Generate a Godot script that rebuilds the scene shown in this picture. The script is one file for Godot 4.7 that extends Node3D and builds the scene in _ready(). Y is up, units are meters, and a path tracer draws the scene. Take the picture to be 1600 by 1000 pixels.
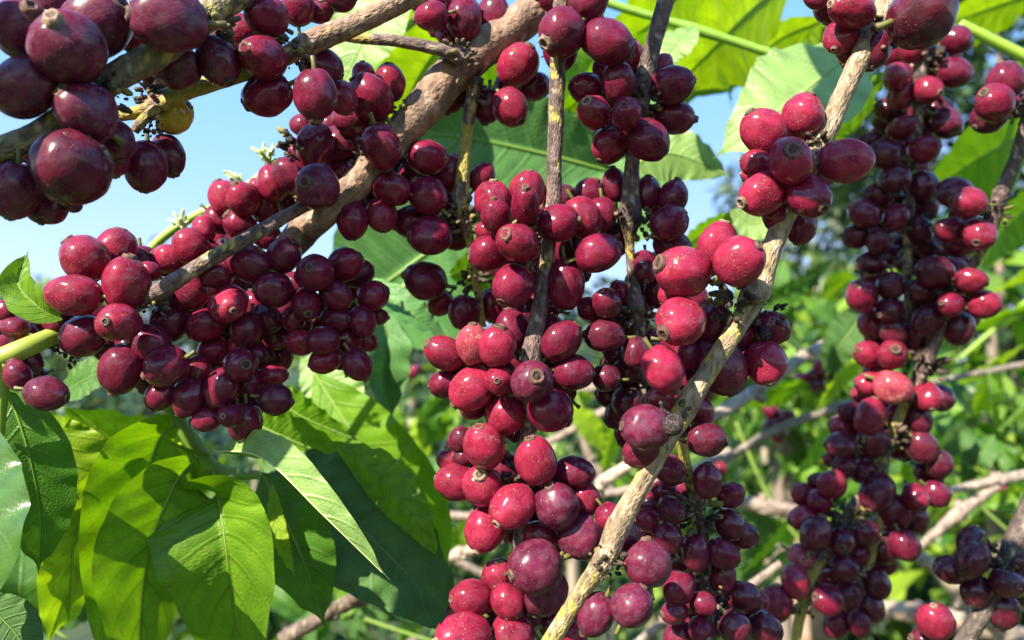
extends Node3D
# A coffee plant laden with ripe cherries, seen from about a quarter of a metre.
# Places are given as picture column, picture row and metres from the lens; at() turns them into points of the world.

const FOCAL := 1256.0
# the cherries of each branch: column, row, width, way the crown points, tilt, ripeness, layer, length
const NEAR_OLIVE := [
	[108, 76, 110.8, 275, 60, 9, -2, 1.05], [35, 47, 89.9, 330, 40, 9, -1], [150, 38, 102.4, 330, 10, 9, -1, 1.1], [266, 30, 98.2, 180, 35, 9, -1],
	[86, 6, 64.8, 270, 20, 9, 1], [42, 136, 88.6, 150, 0, 9, -1, 1.25], [135, 176, 94, 235, 45, 9, -1, 1.08], [114, 260, 112, 110, 10, 4, -1, 1.04],
	[204, 48, 51.8, 90, 0, 1, 1], [276, 104, 64.8, 180, 0, 9, 1], [340, 94, 64.8, 60, 0, 9, 1], [182, 220, 56.2, 90, 0, 9, 1],
	[180, 250, 45.4, 90, 10, 1, 2], [60, 232, 56.2, 200, 0, 9, 2], [73, 318, 62.6, 75, 35, 9, 0], [22, 296, 74.3, 100, -10, 9, 0],
	[114, 320, 25.9, 10, 10, 9, 1], [230, 114, 25.9, 90, 0, 9, 2],
]
const YELLOW_GREEN := [
	[228, 259, 67, 90, 0, 3, 0, 1.25], [262, 242, 49.7, 65, 5, 4, 1, 1.4], [272, 182, 54, 320, 0, 6, 1, 1.15], [242, 132, 30.2, 180, 0, 5, 1],
	[417, 26, 62.7, 200, 55, 2, -1], [374, 54, 64.8, 190, 5, 1, 1], [411, 91, 69, 180, 65, 2, -1], [419, 147, 67, 145, 10, 2, 0, 1.2],
	[492, 147, 70.2, 90, 0, 3, -1, 1.2], [502, 102, 56.2, 30, 0, 3, 1], [534, 152, 48.4, 60, 0, 1, 2], [466, 12, 51.8, 270, 0, 2, 1],
	[498, 18, 38, 0, 10, 3, 1], [532, -2, 39.7, 0, 0, 4, 1], [482, -2, 43.2, 270, 0, 3, 2],
]
const THICK_MAIN := [
	[579, 154, 66, 235, 25, 2, -1, 1.22], [609, 130, 49.7, 275, 15, 1, 0], [568, 118, 36.7, 270, 0, 1, 1], [552, 186, 51.8, 180, 20, 3, 0],
	[595, 228, 61, 80, -20, 2, -1, 1.22], [492, 228, 62.6, 275, 5, 3, 0], [474, 196, 34.6, 190, 0, 3, 1], [530, 224, 56.2, 180, 0, 3, 1],
	[497, 292, 69.8, 190, 70, 9, -2, 1.05], [456, 276, 51.8, 220, 20, 3, 0], [460, 242, 26.8, 250, 0, 3, 1], [612, 295, 51, 190, 0, 2, 0, 1.3],
	[551, 343, 50.1, 90, 0, 2, 0, 1.28], [596, 335, 48.4, 80, 20, 1, 0], [566, 304, 38.9, 90, 0, 3, 2], [701, 58, 32.4, 200, 0, 0, 1],
	[725, 29, 56.4, 95, 0, 3, -1, 1.3], [772, 26, 52.7, 90, 0, 3, 0, 1.4], [675, 25, 48.4, 170, 0, 2, 0], [660, 5, 35.4, 190, 20, 3, 0],
	[686, 0, 43.2, 270, 0, 3, 1], [748, 42, 30.2, 90, 0, 3, 2], [561, 260, 47.4, 120, 0, 3, 2], [541, 310, 47.4, 52, 0, 4, 2],
	[591, 270, 47.4, 202, 0, 3, 2], [531, 270, 47.4, 79, 0, 2, 2], [561, 215, 47.4, 34, 0, 2, 2], [571, 325, 47.4, 205, 0, 4, 2],
	[696, 40, 47.4, 148, 0, 2, 2], [481, 260, 47.4, 113, 0, 4, 2], [516, 200, 47.4, 274, 0, 3, 2], [576, 190, 47.4, 141, 0, 2, 2],
	[591, 305, 47.4, 54, 0, 3, 2],
]
const SHADED_HANGING := [
	[666, 246, 53.1, 5, -20, 2, -1, 1.25], [669, 306, 57.7, 230, 0, 2, -1, 1.15], [632, 236, 31.1, 90, 0, 2, 1], [622, 260, 35.4, 90, 0, 3, 2],
	[643, 346, 51, 170, 0, 3, 0], [673, 368, 61.9, 165, 20, 2, -1], [702, 272, 51, 300, 0, 1, 1], [706, 362, 52.7, 30, 0, 3, 1],
	[752, 278, 38, 300, 0, 1, 1, 1.35], [809, 103, 59.6, 310, 25, 0, 0], [797, 167, 56.4, 55, 20, 1, -1, 1.15], [834, 135, 48.4, 340, 0, 3, 0],
	[761, 165, 48.4, 100, 0, 3, 1, 1.2], [709, 151, 42.3, 120, 0, 2, 1], [666, 439, 59.6, 190, 25, 3, 0], [689, 473, 39.7, 130, 0, 1, 1],
	[726, 487, 49.2, 90, 0, 3, 0, 1.15], [771, 477, 48.4, 90, 0, 2, 1, 1.2], [647, 273, 47.6, 109, 0, 2, 2], [797, 133, 47.6, 328, 0, 3, 2],
	[677, 278, 47.6, 139, 0, 2, 2], [667, 338, 47.6, 84, 0, 3, 2], [692, 318, 47.6, 148, 0, 4, 2],
]
const MIDDLE_HANGING := [
	[879, 51, 75.2, 140, 25, 3, -1, 1.06], [948, 64, 70.2, 20, 0, 3, -1], [918, 2, 62.6, 300, 0, 3, 0], [870, -6, 54, 180, 0, 3, 0],
	[876, 76, 57, 90, 0, 2, 2], [770, 314, 58.3, 270, 10, 1, 0, 1.1], [824, 299, 57, 275, 15, 1, 0], [821, 321, 48.5, 268, 50, 2, -2, 1.45],
	[776, 339, 49.3, 265, 30, 2, -1], [871, 350, 61.9, 350, 20, 2, -1], [810, 380, 64.8, 215, 60, 1, -2, 1.3], [911, 340, 58.3, 60, -10, 1, 0, 1.25],
	[940, 335, 48.4, 90, 0, 2, 1], [918, 304, 45.4, 300, 0, 3, 1], [933, 395, 58.5, 350, 10, 2, -1, 1.28], [763, 396, 55.3, 170, 10, 2, 0],
	[760, 362, 31.1, 200, 0, 1, 1], [803, 446, 64.8, 130, 20, 2, -1, 1.12], [884, 442, 59.6, 90, 0, 2, 0, 1.4], [910, 426, 26.8, 60, 0, 3, 1],
	[696, 553, 55.3, 215, 20, 1, 0], [740, 539, 56.2, 270, 20, 7, 0, 1.25], [777, 542, 58.5, 270, 10, 0, -1, 1.18], [802, 516, 54, 260, 0, 3, 1],
	[876, 534, 59.6, 310, 5, 3, 0, 1.25], [862, 516, 43.2, 270, 0, 3, 1], [895, 581, 57, 0, 0, 3, 0], [738, 606, 65.7, 130, 10, 0, 0, 1.2],
	[780, 595, 46.8, 220, 80, 1, -1], [831, 596, 66.9, 300, 70, 9, -2, 1.06], [790, 647, 63.9, 270, 0, 0, 0, 1.04], [859, 640, 70.2, 40, 0, 2, -1, 1.04],
	[696, 600, 43.2, 170, 0, 3, 1], [742, 636, 39.7, 170, 20, 3, 1], [804, 675, 26.8, 90, 0, 3, 1], [846, 479, 54.1, 190, 0, 2, 2],
	[861, 399, 54.1, 310, 0, 3, 2], [831, 544, 54.1, 343, 0, 3, 2], [891, 389, 54.1, 259, 0, 2, 2], [841, 424, 54.1, 91, 0, 2, 2],
	[806, 564, 54.1, 242, 0, 3, 2], [856, 564, 54.1, 45, 0, 4, 2], [761, 574, 54.1, 153, 0, 2, 2], [726, 569, 54.1, 149, 0, 4, 2],
	[876, 314, 54.1, 159, 0, 4, 2], [831, 349, 54.1, 99, 0, 3, 2], [816, 489, 54.1, 216, 0, 4, 2], [776, 369, 54.1, 147, 0, 3, 2],
	[871, 604, 54.1, 231, 0, 2, 2], [791, 409, 54.1, 119, 0, 3, 2], [771, 619, 54.1, 132, 0, 2, 2], [821, 634, 54.1, 41, 0, 2, 2],
	[921, 39, 54.1, 236, 0, 4, 2], [801, 339, 54.1, 143, 0, 4, 2], [916, 369, 54.1, 273, 0, 4, 2], [801, 609, 54.1, 241, 0, 4, 2],
	[886, 14, 54.1, 175, 0, 2, 2], [811, 664, 54.1, 344, 0, 2, 2],
]
const MIDDLE_LOWER := [
	[757, 698, 62.7, 260, 25, 0, -1, 1.25], [838, 722, 62.7, 258, 15, 0, -1, 1.3], [754, 759, 64.4, 255, 50, 0, -1, 1.08], [802, 790, 67.7, 145, 30, 0, -1, 1.2],
	[714, 754, 60.5, 190, 5, 1, 0, 1.15], [705, 719, 37.2, 180, 10, 1, 1], [720, 686, 37.2, 150, 0, 4, 1], [724, 714, 26.8, 190, 0, 4, 1],
	[759, 825, 65.7, 115, 20, 0, 0], [870, 792, 74.4, 255, 20, 9, -1, 1.08], [912, 781, 51, 270, 0, 1, 0], [896, 738, 51.8, 0, 0, 3, 0, 1.25],
	[907, 839, 70.2, 315, 15, 9, -1, 1.08], [845, 840, 48.4, 200, 0, 1, 0], [838, 886, 83.6, 170, 25, 9, -2, 1.06], [854, 925, 69, 120, 0, 9, -1],
	[777, 902, 51, 285, 15, 1, 0], [737, 936, 61.9, 185, 25, 1, -1], [792, 939, 50.2, 40, 20, 1, -1], [801, 990, 62.7, 180, 30, 1, -1],
	[725, 994, 71.1, 180, 25, 0, -2, 1.3], [714, 956, 28.1, 120, 0, 1, 1], [772, 972, 21.7, 0, 0, 5, -1], [828, 958, 39.7, 60, 10, 3, 0],
	[864, 974, 48.4, 60, 0, 4, 1], [896, 994, 42.3, 250, 0, 1, 0], [902, 970, 39.7, 250, 0, 2, 1], [790, 731, 49.2, 34, 0, 3, 2],
	[835, 761, 49.2, 103, 0, 4, 2], [760, 966, 49.2, 323, 0, 3, 2], [865, 746, 49.2, 141, 0, 2, 2], [735, 726, 49.2, 182, 0, 3, 2],
	[870, 851, 49.2, 301, 0, 3, 2], [835, 816, 49.2, 324, 0, 4, 2], [815, 926, 49.2, 101, 0, 3, 2], [765, 791, 49.2, 51, 0, 2, 2],
	[770, 926, 49.2, 117, 0, 3, 2], [805, 961, 49.2, 298, 0, 4, 2], [805, 821, 49.2, 121, 0, 2, 2], [850, 956, 49.2, 169, 0, 2, 2],
	[900, 806, 49.2, 148, 0, 3, 2], [895, 766, 49.2, 13, 0, 2, 2], [725, 961, 49.2, 182, 0, 4, 2], [880, 961, 49.2, 42, 0, 3, 2],
	[720, 701, 49.2, 345, 0, 3, 2],
]
const DARK_TOPPED_HANGING := [
	[917, 138, 48.4, 180, 10, 2, 0], [966, 127, 50.2, 90, -10, 3, -1, 1.28], [928, 176, 53.5, 220, 55, 1, -1], [979, 178, 51.8, 215, 70, 2, -2],
	[1048, 134, 57.9, 345, 5, 3, 0, 1.28], [1049, 182, 57.9, 10, 0, 3, 1, 1.28], [953, 225, 55.3, 125, 10, 1, 0, 1.15], [1012, 218, 61.9, 45, 10, 3, -1],
	[1032, 106, 38, 300, 0, 1, 1], [986, 86, 39.7, 280, 0, 1, 1], [942, 110, 32.4, 240, 0, 1, 1], [1051, 311, 47.5, 280, 5, 3, 0],
	[1045, 349, 52.7, 330, 5, 2, -1, 1.2], [1050, 384, 52.7, 20, 0, 3, 0, 1.2], [1012, 302, 43.2, 270, 0, 3, 0, 1.25], [960, 291, 42.3, 270, 0, 3, 1, 1.35],
	[966, 372, 43.2, 90, 0, 3, 1], [1009, 416, 43.2, 100, 30, 3, 0, 1.35], [948, 475, 47.7, 240, 40, 3, -1], [924, 485, 38, 210, 10, 1, 0],
	[972, 459, 38, 230, 0, 0, 1], [946, 525, 50.2, 180, 5, 4, -1, 1.35], [995, 550, 46.8, 90, 20, 4, -1, 1.15], [963, 556, 32.8, 200, 0, 1, 1],
	[948, 590, 42.6, 190, 0, 4, -1], [980, 579, 44.1, 20, 40, 4, 0], [980, 625, 47.5, 110, 10, 4, 0], [1010, 612, 44.1, 60, 0, 4, 1],
	[1028, 454, 44.1, 90, 0, 3, 1], [970, 502, 43.2, 160, 0, 3, 1], [1008, 578, 44.1, 60, 0, 2, 1], [1020, 554, 42.3, 20, 0, 3, 1],
	[955, 616, 42.3, 180, 10, 3, 1], [994, 506, 42.3, 90, 0, 2, 1], [970, 646, 44.9, 150, 10, 3, 1], [1004, 650, 44.9, 60, 0, 2, 1],
	[982, 674, 44.9, 120, 10, 3, 1], [1018, 530, 41.5, 30, 0, 3, 1], [1007, 121, 41.9, 9, 0, 3, 2], [1002, 476, 41.9, 147, 0, 3, 2],
	[997, 446, 41.9, 78, 0, 4, 2], [957, 156, 41.9, 210, 0, 4, 2], [977, 526, 41.9, 348, 0, 2, 2], [977, 206, 41.9, 150, 0, 4, 2],
	[972, 601, 41.9, 98, 0, 3, 2], [952, 191, 41.9, 149, 0, 2, 2], [972, 101, 41.9, 128, 0, 3, 2], [942, 136, 41.9, 306, 0, 2, 2],
	[1032, 411, 41.9, 169, 0, 4, 2], [972, 481, 41.9, 4, 0, 3, 2], [942, 501, 41.9, 22, 0, 3, 2], [997, 596, 41.9, 86, 0, 3, 2],
	[962, 571, 41.9, 185, 0, 3, 2], [1017, 191, 41.9, 292, 0, 2, 2], [1037, 326, 41.9, 224, 0, 2, 2], [1002, 631, 41.9, 217, 0, 2, 2],
	[1002, 521, 41.9, 58, 0, 2, 2],
]
const PALE_DIAGONAL := [
	[1332, 16, 54.3, 180, 15, 1, -1, 1.5], [1315, 56, 52.7, 120, 20, 1, 0], [1439, 24, 98.2, 340, 0, 8, -2, 1.08], [1365, 76, 48.4, 100, 0, 4, 0, 1.4],
	[1324, 86, 26.8, 180, 0, 1, 1], [1278, -3, 36.7, 180, 0, 3, 1], [1396, 52, 39.7, 90, 0, 4, 1], [1253, 183, 63.5, 285, 15, 0, 0, 1.15],
	[1236, 252, 73.1, 230, 65, 0, -2, 1.1], [1319, 252, 65.6, 350, 5, 0, -1, 1.36], [1263, 306, 66, 60, 50, 2, -2], [1212, 336, 41, 110, 0, 1, 0],
	[1252, 354, 48.4, 100, 0, 3, 1], [1195, 209, 65.7, 232, 15, 0, 0, 1.3], [1192, 303, 63.5, 150, 15, 0, -1, 1.28], [1182, 256, 41, 200, 0, 1, 0],
	[1174, 276, 26.8, 200, 0, 1, 1], [1068, 425, 78.2, 195, 20, 0, -1, 1.18], [1153, 409, 75.2, 310, 40, 0, -2, 1.12], [1121, 385, 61.9, 285, 10, 0, -1],
	[1050, 456, 39.7, 120, 0, 0, 0], [1064, 503, 74.4, 145, 25, 0, -1, 1.12], [1036, 576, 66.9, 65, 10, 0, -1, 1.2], [1032, 624, 39.7, 180, 0, 1, 0],
	[1009, 668, 76.1, 190, 5, 9, -1, 1.05], [1004, 704, 52.7, 150, 0, 3, 0], [1125, 571, 78.6, 60, 0, 3, 1], [1195, 565, 61.9, 80, 20, 0, -1, 1.18],
	[1204, 512, 54.4, 35, 0, 3, 0], [1102, 687, 52.7, 10, 0, 4, 0, 1.25], [1116, 504, 57, 90, 0, 3, 1], [1072, 554, 44.1, 60, 0, 2, 1],
	[1090, 640, 48.4, 60, 0, 2, 1], [1066, 594, 31.1, 60, 0, 1, 1], [1033, 646, 19.2, 190, 0, 5, -1], [1052, 663, 30.9, 110, 20, 5, -2],
	[1195, 522, 18.4, 270, 0, 5, -1], [1013, 882, 75.2, 270, -10, 9, 0, 1.02], [987, 947, 61, 300, 0, 9, -1, 1.16], [931, 959, 58.8, 120, 0, 9, 0],
	[952, 808, 44.1, 60, 0, 2, 1], [978, 836, 48.4, 60, 0, 3, 1], [1061, 617, 50.8, 31, 0, 2, 2], [1361, 42, 50.8, 86, 0, 4, 2],
	[1151, 527, 50.8, 346, 0, 2, 2], [1276, 227, 50.8, 310, 0, 2, 2], [1296, 12, 50.8, 279, 0, 3, 2], [1091, 607, 50.8, 298, 0, 2, 2],
	[1281, 267, 50.8, 164, 0, 2, 2], [1076, 667, 50.8, 62, 0, 4, 2], [1096, 532, 50.8, 149, 0, 3, 2], [1226, 317, 50.8, 333, 0, 2, 2],
	[1081, 577, 50.8, 244, 0, 2, 2], [1336, 77, 50.8, 123, 0, 3, 2], [1046, 647, 50.8, 210, 0, 3, 2], [1231, 212, 50.8, 18, 0, 2, 2],
	[1081, 467, 50.8, 215, 0, 3, 2], [1221, 287, 50.8, 127, 0, 4, 2], [1201, 242, 50.8, 219, 0, 2, 2], [1166, 557, 50.8, 255, 0, 2, 2],
	[1061, 537, 50.8, 16, 0, 2, 2], [1191, 272, 50.8, 130, 0, 3, 2], [1106, 407, 50.8, 124, 0, 4, 2], [1331, 42, 50.8, 106, 0, 2, 2],
]
const SHADED_LOWER := [
	[1046, 734, 48.4, 30, 50, 3, 0], [1105, 752, 44.3, 265, 10, 3, -1, 1.35], [1141, 774, 39.7, 330, 20, 3, 0], [1015, 812, 38.9, 200, 5, 1, 0],
	[1049, 796, 41.8, 30, 65, 4, -1], [1044, 840, 46, 240, 0, 3, -1, 1.15], [1087, 862, 44.3, 90, 0, 3, -1, 1.4], [1139, 818, 45.8, 60, 0, 4, 0, 1.15],
	[1162, 836, 39.7, 30, 0, 4, 0], [1129, 865, 46, 40, 0, 3, -1], [1061, 919, 48.5, 120, 10, 3, -1], [1054, 957, 38.5, 180, 20, 3, -1, 1.15],
	[1098, 944, 38.9, 0, 20, 3, -1], [1095, 985, 40.1, 45, 60, 3, -1], [1147, 980, 48.5, 60, 0, 4, -1], [1161, 933, 49.7, 20, 0, 4, 0],
	[1128, 901, 44.1, 90, 0, 3, 0], [1060, 993, 43.2, 150, 0, 3, 0], [1062, 876, 35.4, 150, 0, 3, 1], [1018, 786, 35.4, 180, 0, 3, 1],
	[1038, 767, 35.4, 200, 0, 3, 1], [1012, 837, 23.8, 180, 0, 1, 1], [1195, 982, 50.1, 60, 0, 4, 0], [1175, 963, 39.7, 270, 0, 2, 0],
	[1188, 940, 27.6, 250, 0, 1, 1], [1114, 972, 38.9, 90, 0, 4, 1], [1072, 764, 38.9, 213, 0, 3, 2], [1092, 899, 38.9, 72, 0, 3, 2],
	[1127, 939, 38.9, 26, 0, 3, 2], [1077, 964, 38.9, 289, 0, 2, 2], [1142, 844, 38.9, 291, 0, 3, 2], [1077, 939, 38.9, 334, 0, 4, 2],
	[1037, 814, 38.9, 20, 0, 3, 2], [1097, 924, 38.9, 198, 0, 2, 2], [1147, 954, 38.9, 220, 0, 2, 2], [1062, 859, 38.9, 293, 0, 2, 2],
	[1107, 869, 38.9, 172, 0, 3, 2], [1022, 834, 38.9, 336, 0, 3, 2], [1037, 784, 38.9, 328, 0, 3, 2],
]
const DARK_COLUMN := [
	[1494, 61, 44.1, 20, 0, 3, 0, 1.15], [1422, 75, 41.5, 250, 0, 1, 0], [1394, 82, 42.3, 240, 0, 1, 1], [1401, 120, 44.7, 170, 50, 1, -1],
	[1448, 140, 42.2, 50, 60, 1, -1], [1407, 149, 39.7, 110, 0, 1, 0], [1490, 113, 48.4, 10, 0, 3, 0], [1458, 94, 39.7, 20, 0, 4, 1],
	[1409, 200, 39.3, 330, 50, 2, -1], [1443, 234, 44.3, 345, 40, 1, -1, 1.12], [1478, 193, 48.4, 30, 0, 4, 0, 1.1], [1392, 173, 41, 200, 0, 4, 1],
	[1386, 194, 35.4, 190, 0, 4, 1], [1357, 220, 28.5, 180, 0, 4, 0, 1.4], [1383, 241, 46, 190, 10, 4, -1], [1398, 279, 44.7, 160, 0, 4, -1],
	[1440, 292, 47.5, 60, 0, 4, 0], [1370, 306, 39.7, 180, 0, 4, 0], [1350, 334, 43.5, 200, 0, 3, -1], [1400, 340, 40.5, 120, 20, 2, -1],
	[1337, 370, 37.6, 190, 5, 4, 0], [1372, 378, 40.5, 230, 60, 4, -1], [1440, 320, 44.9, 60, 0, 4, 0], [1434, 360, 44.9, 60, 0, 4, 0],
	[1450, 384, 44.1, 30, 0, 4, 1], [1416, 310, 38.9, 90, 0, 4, 1], [1464, 170, 39.7, 0, 0, 4, 1], [1362, 412, 40.6, 180, 10, 4, 0],
	[1392, 446, 40.5, 100, 10, 4, -1], [1347, 463, 49.3, 235, 40, 2, -1], [1390, 484, 40.5, 150, 20, 4, -1], [1361, 506, 42.3, 110, 40, 1, 0],
	[1395, 516, 40.5, 60, 10, 4, -1], [1358, 554, 42.6, 200, 20, 1, -1], [1394, 555, 46, 240, 60, 1, -1], [1394, 605, 51, 30, 20, 7, -1],
	[1360, 600, 39.7, 180, 0, 0, 0], [1348, 616, 31.1, 180, 0, 1, 1], [1449, 620, 45.1, 100, 50, 1, -1], [1469, 622, 39.7, 20, 0, 4, 1],
	[1436, 654, 41.5, 70, 0, 4, 0], [1406, 649, 39.7, 60, 0, 1, 1], [1359, 651, 50.2, 290, 0, 1, -1], [1330, 644, 32.8, 200, 0, 4, 0],
	[1318, 668, 39.7, 200, 0, 0, 1], [1313, 696, 41.4, 180, 5, 4, -1, 1.2], [1363, 690, 48.5, 250, 10, 4, -1], [1404, 693, 45.8, 60, 0, 4, 0],
	[1439, 697, 48, 60, 0, 4, 0], [1468, 726, 42.3, 235, 30, 4, 0], [1300, 718, 25.1, 190, 0, 1, 0], [1428, 522, 43.2, 60, 0, 4, 0],
	[1430, 486, 41, 60, 0, 4, 1], [1424, 410, 43.2, 20, 0, 4, 1], [1440, 378, 43.2, 20, 0, 4, 1], [1320, 730, 33.7, 190, 0, 4, 0],
	[1349, 735, 44.7, 180, 75, 4, -1], [1300, 757, 42.6, 265, 30, 1, -1, 1.15], [1258, 773, 37.2, 180, 20, 1, 0, 1.2], [1281, 782, 40.5, 190, 60, 2, -1],
	[1256, 809, 39.7, 170, 0, 0, 0], [1275, 835, 48.9, 290, 0, 4, -1], [1278, 752, 26.8, 190, 0, 4, 1], [1371, 768, 53.1, 120, 10, 4, -1],
	[1430, 777, 42.6, 80, 55, 1, -1], [1462, 772, 39.7, 40, 0, 3, 0], [1451, 740, 41.5, 30, 0, 4, 1], [1396, 797, 48.4, 60, 0, 3, 0],
	[1429, 809, 44.1, 60, 0, 4, 0], [1352, 833, 38.9, 200, 10, 4, -1], [1314, 846, 44.7, 160, 75, 4, -1], [1340, 865, 35.4, 120, 0, 3, 0],
	[1414, 851, 44.7, 60, 0, 3, -1], [1381, 856, 45.8, 80, 0, 4, 0], [1382, 877, 35.4, 80, 0, 3, 0], [1320, 888, 40.5, 200, 0, 4, -1],
	[1298, 906, 32.8, 200, 0, 1, 0], [1294, 937, 46.8, 200, 20, 2, -1], [1324, 928, 40.5, 60, 10, 4, -1], [1368, 910, 44.9, 60, 0, 4, 0],
	[1308, 974, 41.9, 120, 0, 3, 0], [1342, 975, 34.3, 250, 0, 3, -1, 1.2], [1360, 948, 41.9, 60, 0, 4, 0], [1251, 870, 38, 30, 30, 7, 0],
	[1243, 909, 46, 250, 0, 0, -1], [1212, 944, 50.2, 270, 5, 2, -1, 1.2], [1287, 876, 39.8, 215, 0, 4, 2], [1432, 176, 39.8, 110, 0, 4, 2],
	[1407, 381, 39.8, 351, 0, 3, 2], [1392, 401, 39.8, 173, 0, 3, 2], [1442, 201, 39.8, 254, 0, 2, 2], [1432, 111, 39.8, 143, 0, 4, 2],
	[1427, 261, 39.8, 342, 0, 2, 2], [1272, 896, 39.8, 22, 0, 3, 2], [1412, 226, 39.8, 317, 0, 2, 2], [1377, 826, 39.8, 137, 0, 4, 2],
	[1357, 881, 39.8, 30, 0, 2, 2], [1372, 351, 39.8, 352, 0, 4, 2], [1387, 666, 39.8, 237, 0, 4, 2], [1372, 531, 39.8, 241, 0, 4, 2],
	[1337, 706, 39.8, 206, 0, 3, 2], [1332, 956, 39.8, 111, 0, 2, 2], [1422, 626, 39.8, 108, 0, 2, 2], [1342, 901, 39.8, 6, 0, 4, 2],
	[1372, 576, 39.8, 131, 0, 2, 2], [1402, 826, 39.8, 202, 0, 3, 2], [1392, 316, 39.8, 113, 0, 4, 2], [1367, 436, 39.8, 27, 0, 2, 2],
	[1482, 86, 39.8, 82, 0, 4, 2], [1387, 636, 39.8, 311, 0, 3, 2], [1347, 926, 39.8, 287, 0, 3, 2], [1337, 681, 39.8, 269, 0, 3, 2],
	[1462, 116, 39.8, 13, 0, 2, 2], [1412, 501, 39.8, 17, 0, 4, 2], [1377, 216, 39.8, 304, 0, 2, 2], [1417, 671, 39.8, 250, 0, 4, 2],
]
const RIGHT_EDGE := [
	[1492, 301, 48.4, 180, 0, 4, 1], [1514, 316, 46, 190, 0, 1, -1, 1.28], [1530, 366, 50.2, 130, 40, 1, -1, 1.15], [1486, 360, 41.9, 190, 0, 2, 0],
	[1554, 161, 59.4, 205, 25, 2, -1, 1.06], [1572, 127, 54.9, 245, 5, 3, 0, 1.1], [1545, 183, 48.4, 150, 0, 4, 1], [1588, 171, 22.5, 90, 0, 5, 0],
	[1462, 426, 50.5, 200, 10, 4, 0], [1440, 455, 39.7, 190, 10, 4, 0], [1516, 438, 38.5, 5, 30, 1, -1], [1485, 476, 40.5, 180, 35, 2, -1],
	[1537, 476, 42.6, 350, 40, 1, -1, 1.15], [1499, 512, 49.2, 100, 0, 4, 0], [1451, 498, 44.1, 120, 0, 4, 0], [1460, 466, 35.4, 150, 0, 4, 1],
	[1496, 406, 35.4, 200, 0, 4, 2], [1490, 447, 41.9, 131, 0, 4, 2], [1510, 467, 41.9, 71, 0, 2, 2], [1500, 382, 41.9, 185, 0, 2, 2],
	[1505, 342, 41.9, 267, 0, 2, 2], [1475, 497, 41.9, 152, 0, 3, 2], [1490, 422, 41.9, 38, 0, 2, 2], [1510, 492, 41.9, 278, 0, 3, 2],
	[1580, 162, 41.9, 195, 0, 2, 2], [1455, 447, 41.9, 159, 0, 3, 2],
]
const BOTTOM_RIGHT := [
	[1520, 851, 48.4, 280, 0, 8, 0], [1520, 874, 51, 120, 0, 8, -1], [1487, 890, 44.7, 190, 0, 8, -1, 1.2], [1526, 923, 46.2, 120, 10, 8, 0],
	[1574, 911, 50.2, 320, 80, 8, -1, 1.04], [1566, 953, 48.4, 100, 0, 8, 0], [1596, 878, 48.4, 30, 0, 8, 0], [1598, 928, 38.9, 30, 0, 8, 1],
]
const LONE_STUB := [
	[1461, 972, 55.2, 255, 15, 1, -1, 1.15], [1448, 1003, 41, 200, 0, 4, 0],
]
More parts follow.
